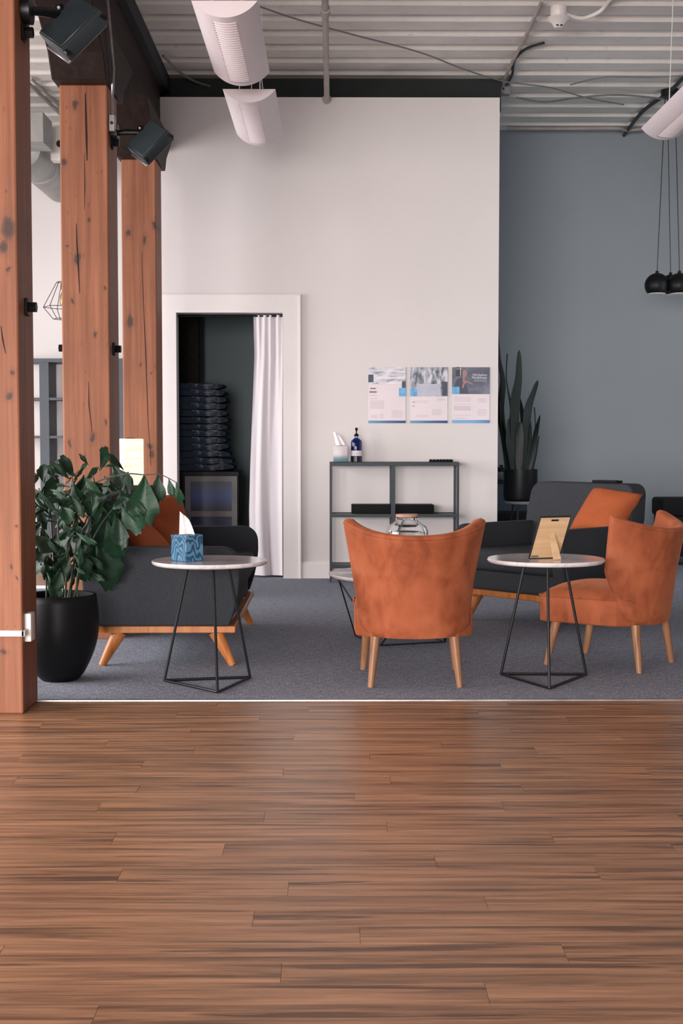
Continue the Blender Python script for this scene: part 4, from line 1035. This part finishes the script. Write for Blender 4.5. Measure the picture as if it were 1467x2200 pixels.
obj('cushion', G().rbox(-.30, .28, -.20, .20, .20, oz+.02, .06, 4), M['blackfab'], t)
for sx in (-1, 1):
    for sy in (-1, 1): obj('leg', G().tube([(sx*.2, sy*.13, .21), (sx*.22, sy*.14, 0)], [.02, .012], 8), M['blackm'], t)
rx = P(1422, 1085, 11.6).x; rz_ = P(1440, 1072, 11.6).z
t = thing('black_bench', 'low black padded bench by the grey wall at the right edge', 'bench', (rx+.6, 11.8, .004))
obj('seat_pad', G().rbox(-.6, .6, -.2, .2, rz_-.16, rz_, .03, 3), M['blackfab'], t)
obj('bench_box', G().rbox(-.58, .58, -.18, .18, .08, rz_-.155, .006, 1), M['black'], t)
for sx in (-1, 1):
    for sy in (-1, 1): obj('leg', G().tube([(sx*.5, sy*.13, .09), (sx*.5, sy*.13, 0)], .015, 8), M['blackm'], t)

# ================================================================ POTTED FISHTAIL PALM
ppx = 128; PYY = 6.12
pc = P(ppx, 1400, PYY); px_ = pc.x
sc = F_PX/PYY
rt = (P(206, 1280, PYY).x - px_); rm = (P(212, 1350, PYY).x - px_); rb = (P(170, 1478, PYY).x - px_)
zt_ = P(128, 1279, PYY).z
t = thing('potted_palm', 'bushy green fishtail palm in a large round black pot behind the nearest post', 'plant', (px_, PYY, .004))
pf = [(0, 0), (rb*.92, 0), (rb, .006)]
for i in range(1, 15):
    k = i/14; z = zt_*k; r = rb + (rm-rb)*math.sin(min(k/.66, 1)*PI/2)**.85 if k < .66 else rm + (rt-rm)*((k-.66)/.34)**2
    pf.append((r, z))
pf += [(rt-.006, zt_+.003), (rt-.014, zt_), (rt-.014, zt_-.03), (0, zt_-.035)]
obj('pot', G().lathe(pf, n=64), M['black'], t, ang=60)
obj('soil', G().lathe([(0, zt_-.020), (rt-.016, zt_-.028), (0, zt_-.03)], n=30), M['soil'], t)
# leaf meshes: fishtail wedge, local: base at origin, along +x, width +-y, slight fold
def leaf_mesh(seed, ratio):
    rr = random.Random(seed); g = G(); n = 8; m = 6; vs = []
    for i in range(n+1):
        k = i/n
        ww = ratio*(.06 + .94*math.sin(min(k*1.15, 1)*PI/2)**1.3*(1-.35*max(0, k-.72)/.28))
        for j in range(m+1):
            b = 2*j/m-1
            x = k
            if i == n: x = 1 + rr.uniform(-.16, .08) - .16*b*b + .10*b*(1 if seed % 2 else -1)
            if i == n-1: x = k - .10*b*b
            zf = .10*abs(b)*ww*1.5 - .28*k*k + .03*math.sin(k*5+b*3+seed) 
            vs.append((x, b*ww/2*(1+.04*rr.uniform(-1, 1)), zf))
    fs = [(i*(m+1)+j, (i+1)*(m+1)+j, (i+1)*(m+1)+j+1, i*(m+1)+j+1) for i in range(n) for j in range(m)]
    g.add(vs, fs); me = bpy.data.meshes.new('leaf'); me.from_pydata(g.v, [], g.f); me.materials.append(M['leaf'])
    for p in me.polygons: p.use_smooth = True
    return me
LM = [leaf_mesh(i, r) for i, r in enumerate((.42, .5, .62, .75, .34, .26, .22))]
o0 = Vector((px_, PYY, .004))
def leaf(px, py, Y, deg, Lpx, kind, tilt=0.0, roll=0.0):
    # deg: direction on the picture plane (0 = right, 90 = up), tilt: toward camera
    p = P(px, py, Y); L = Lpx*Y/F_PX
    d = Vector((math.cos(math.radians(deg))*math.cos(tilt), -math.sin(tilt), math.sin(math.radians(deg))*math.cos(tilt)))
    nrm = Vector((0, -1, .35)); nrm = (nrm - d*nrm.dot(d)).normalized(); sd = nrm.cross(d).normalized()
    R = Matrix((d, sd, nrm)).transposed() @ Matrix.Rotation(roll, 3, 'X')
    o = bpy.data.objects.new('leaf', LM[kind]); COL.objects.link(o); o.parent = t
    o.matrix_local = Matrix.Translation(p-o0) @ (R.to_4x4()) @ Matrix.Scale(L, 4)
    return p
# large readable leaves first: px, py (base), deg, length, kind
BIG = [(240, 1000, -50, 70, 2), (255, 1062, -35, 75, 1), (310, 1022, -95, 95, 3), (338, 1020, -80, 62, 2), (362, 1028, -80, 42, 1), (378, 1036, -75, 52, 0), (245, 1100, -72, 85, 1), (232, 1030, -120, 60, 1),
 (215, 1090, -85, 110, 3), (205, 1060, -60, 80, 2), (268, 1040, -100, 60, 1), (180, 1020, -100, 55, 2), (190, 1000, 120, 28, 0), (170, 1020, 60, 30, 4), (150, 1030, 130, 50, 0), (160, 1050, -160, 70, 1), (140, 1060, -150, 60, 2),
 (260, 1070, -55, 80, 2), (230, 1120, -80, 90, 2), (196, 1140, -75, 100, 1), (175, 1120, -130, 90, 2), (150, 1180, -110, 85, 1), (170, 1195, -80, 60, 3), (120, 1150, -120, 80, 2), (130, 1220, -95, 55, 2), (100, 1230, -60, 70, 0),
 (110, 1090, 140, 55, 2), (90, 1080, 60, 60, 1), (130, 1100, 40, 80, 1), (180, 1070, -140, 90, 4), (200, 1035, -30, 45, 2), (222, 1003, 20, 26, 0), (262, 1030, 60, 22, 4), (100, 1150, -100, 60, 2), (95, 1200, -80, 60, 1), (190, 1190, -45, 45, 4), (185, 1230, -25, 45, 4),
 (165, 1100, 150, 110, 4), (140, 1120, 50, 120, 4), (205, 1160, -70, 110, 2), (88, 1120, -120, 50, 2), (120, 1030, 120, 45, 1), (95, 1040, 100, 45, 2), (215, 1075, -20, 60, 1), (150, 1085, 20, 60, 3), (235, 1060, -140, 60, 2)]
for a in BIG:
    leaf(a[0], a[1], PYY + random.uniform(-.10, .16), a[2]+random.uniform(-6, 6), a[3]*random.uniform(.95, 1.1), a[4], random.uniform(-.3, .5), random.uniform(-.5, .5))
cnt = 0
while cnt < 150:
    x = random.uniform(60, 275); y_ = random.uniform(1000, 1235)
    lim_t = 1045 - .32*(x-70) if x < 180 else 1008
    lim_b = 1235 if x < 175 else (1165 - (x-175)*.75)
    if not (lim_t < y_ < lim_b): continue
    cnt += 1
    dirs = random.choice([-60, -80, -100, -130, -40, 130, 60, 160, -90])
    leaf(x, y_, PYY + random.uniform(-.22, .24), dirs + random.uniform(-20, 20), random.uniform(30, 66), random.choice([0, 1, 2, 4, 4, 5, 6]), random.uniform(-.8, .9), random.uniform(-1.2, 1.2))
# stems
for pts in [[(150, 1285), (165, 1180), (205, 1070), (250, 1010)], [(140, 1285), (150, 1160), (190, 1050), (262, 1020), (310, 1020), (345, 1020), (385, 1040)], [(130, 1285), (125, 1150), (130, 1060), (170, 1010)],
            [(120, 1285), (112, 1160), (105, 1060), (100, 1020)], [(110, 1285), (95, 1180), (85, 1080)], [(160, 1285), (180, 1200), (215, 1130), (245, 1090)], [(145, 1285), (160, 1200), (168, 1120)],
            [(158, 1285), (172, 1220), (176, 1170)], [(100, 1285), (98, 1230), (84, 1160)], [(125, 1285), (140, 1200), (160, 1090), (200, 1020)], [(168, 1285), (166, 1240), (184, 1180), (205, 1150)], [(135, 1285), (135, 1230), (120, 1150)]]:
    dy = random.uniform(-.07, .08)
    L = [P(a, b, PYY + dy*(1+.5*i)) for i, (a, b) in enumerate(pts)]; L[0] = P(pts[0][0], 1290, PYY+dy)
    L = [p-o0 for p in spline(L)]
    obj('stem', G().tube(L, [.0055-.004*i/len(L) for i in range(len(L))], 6), M['stem'], t)
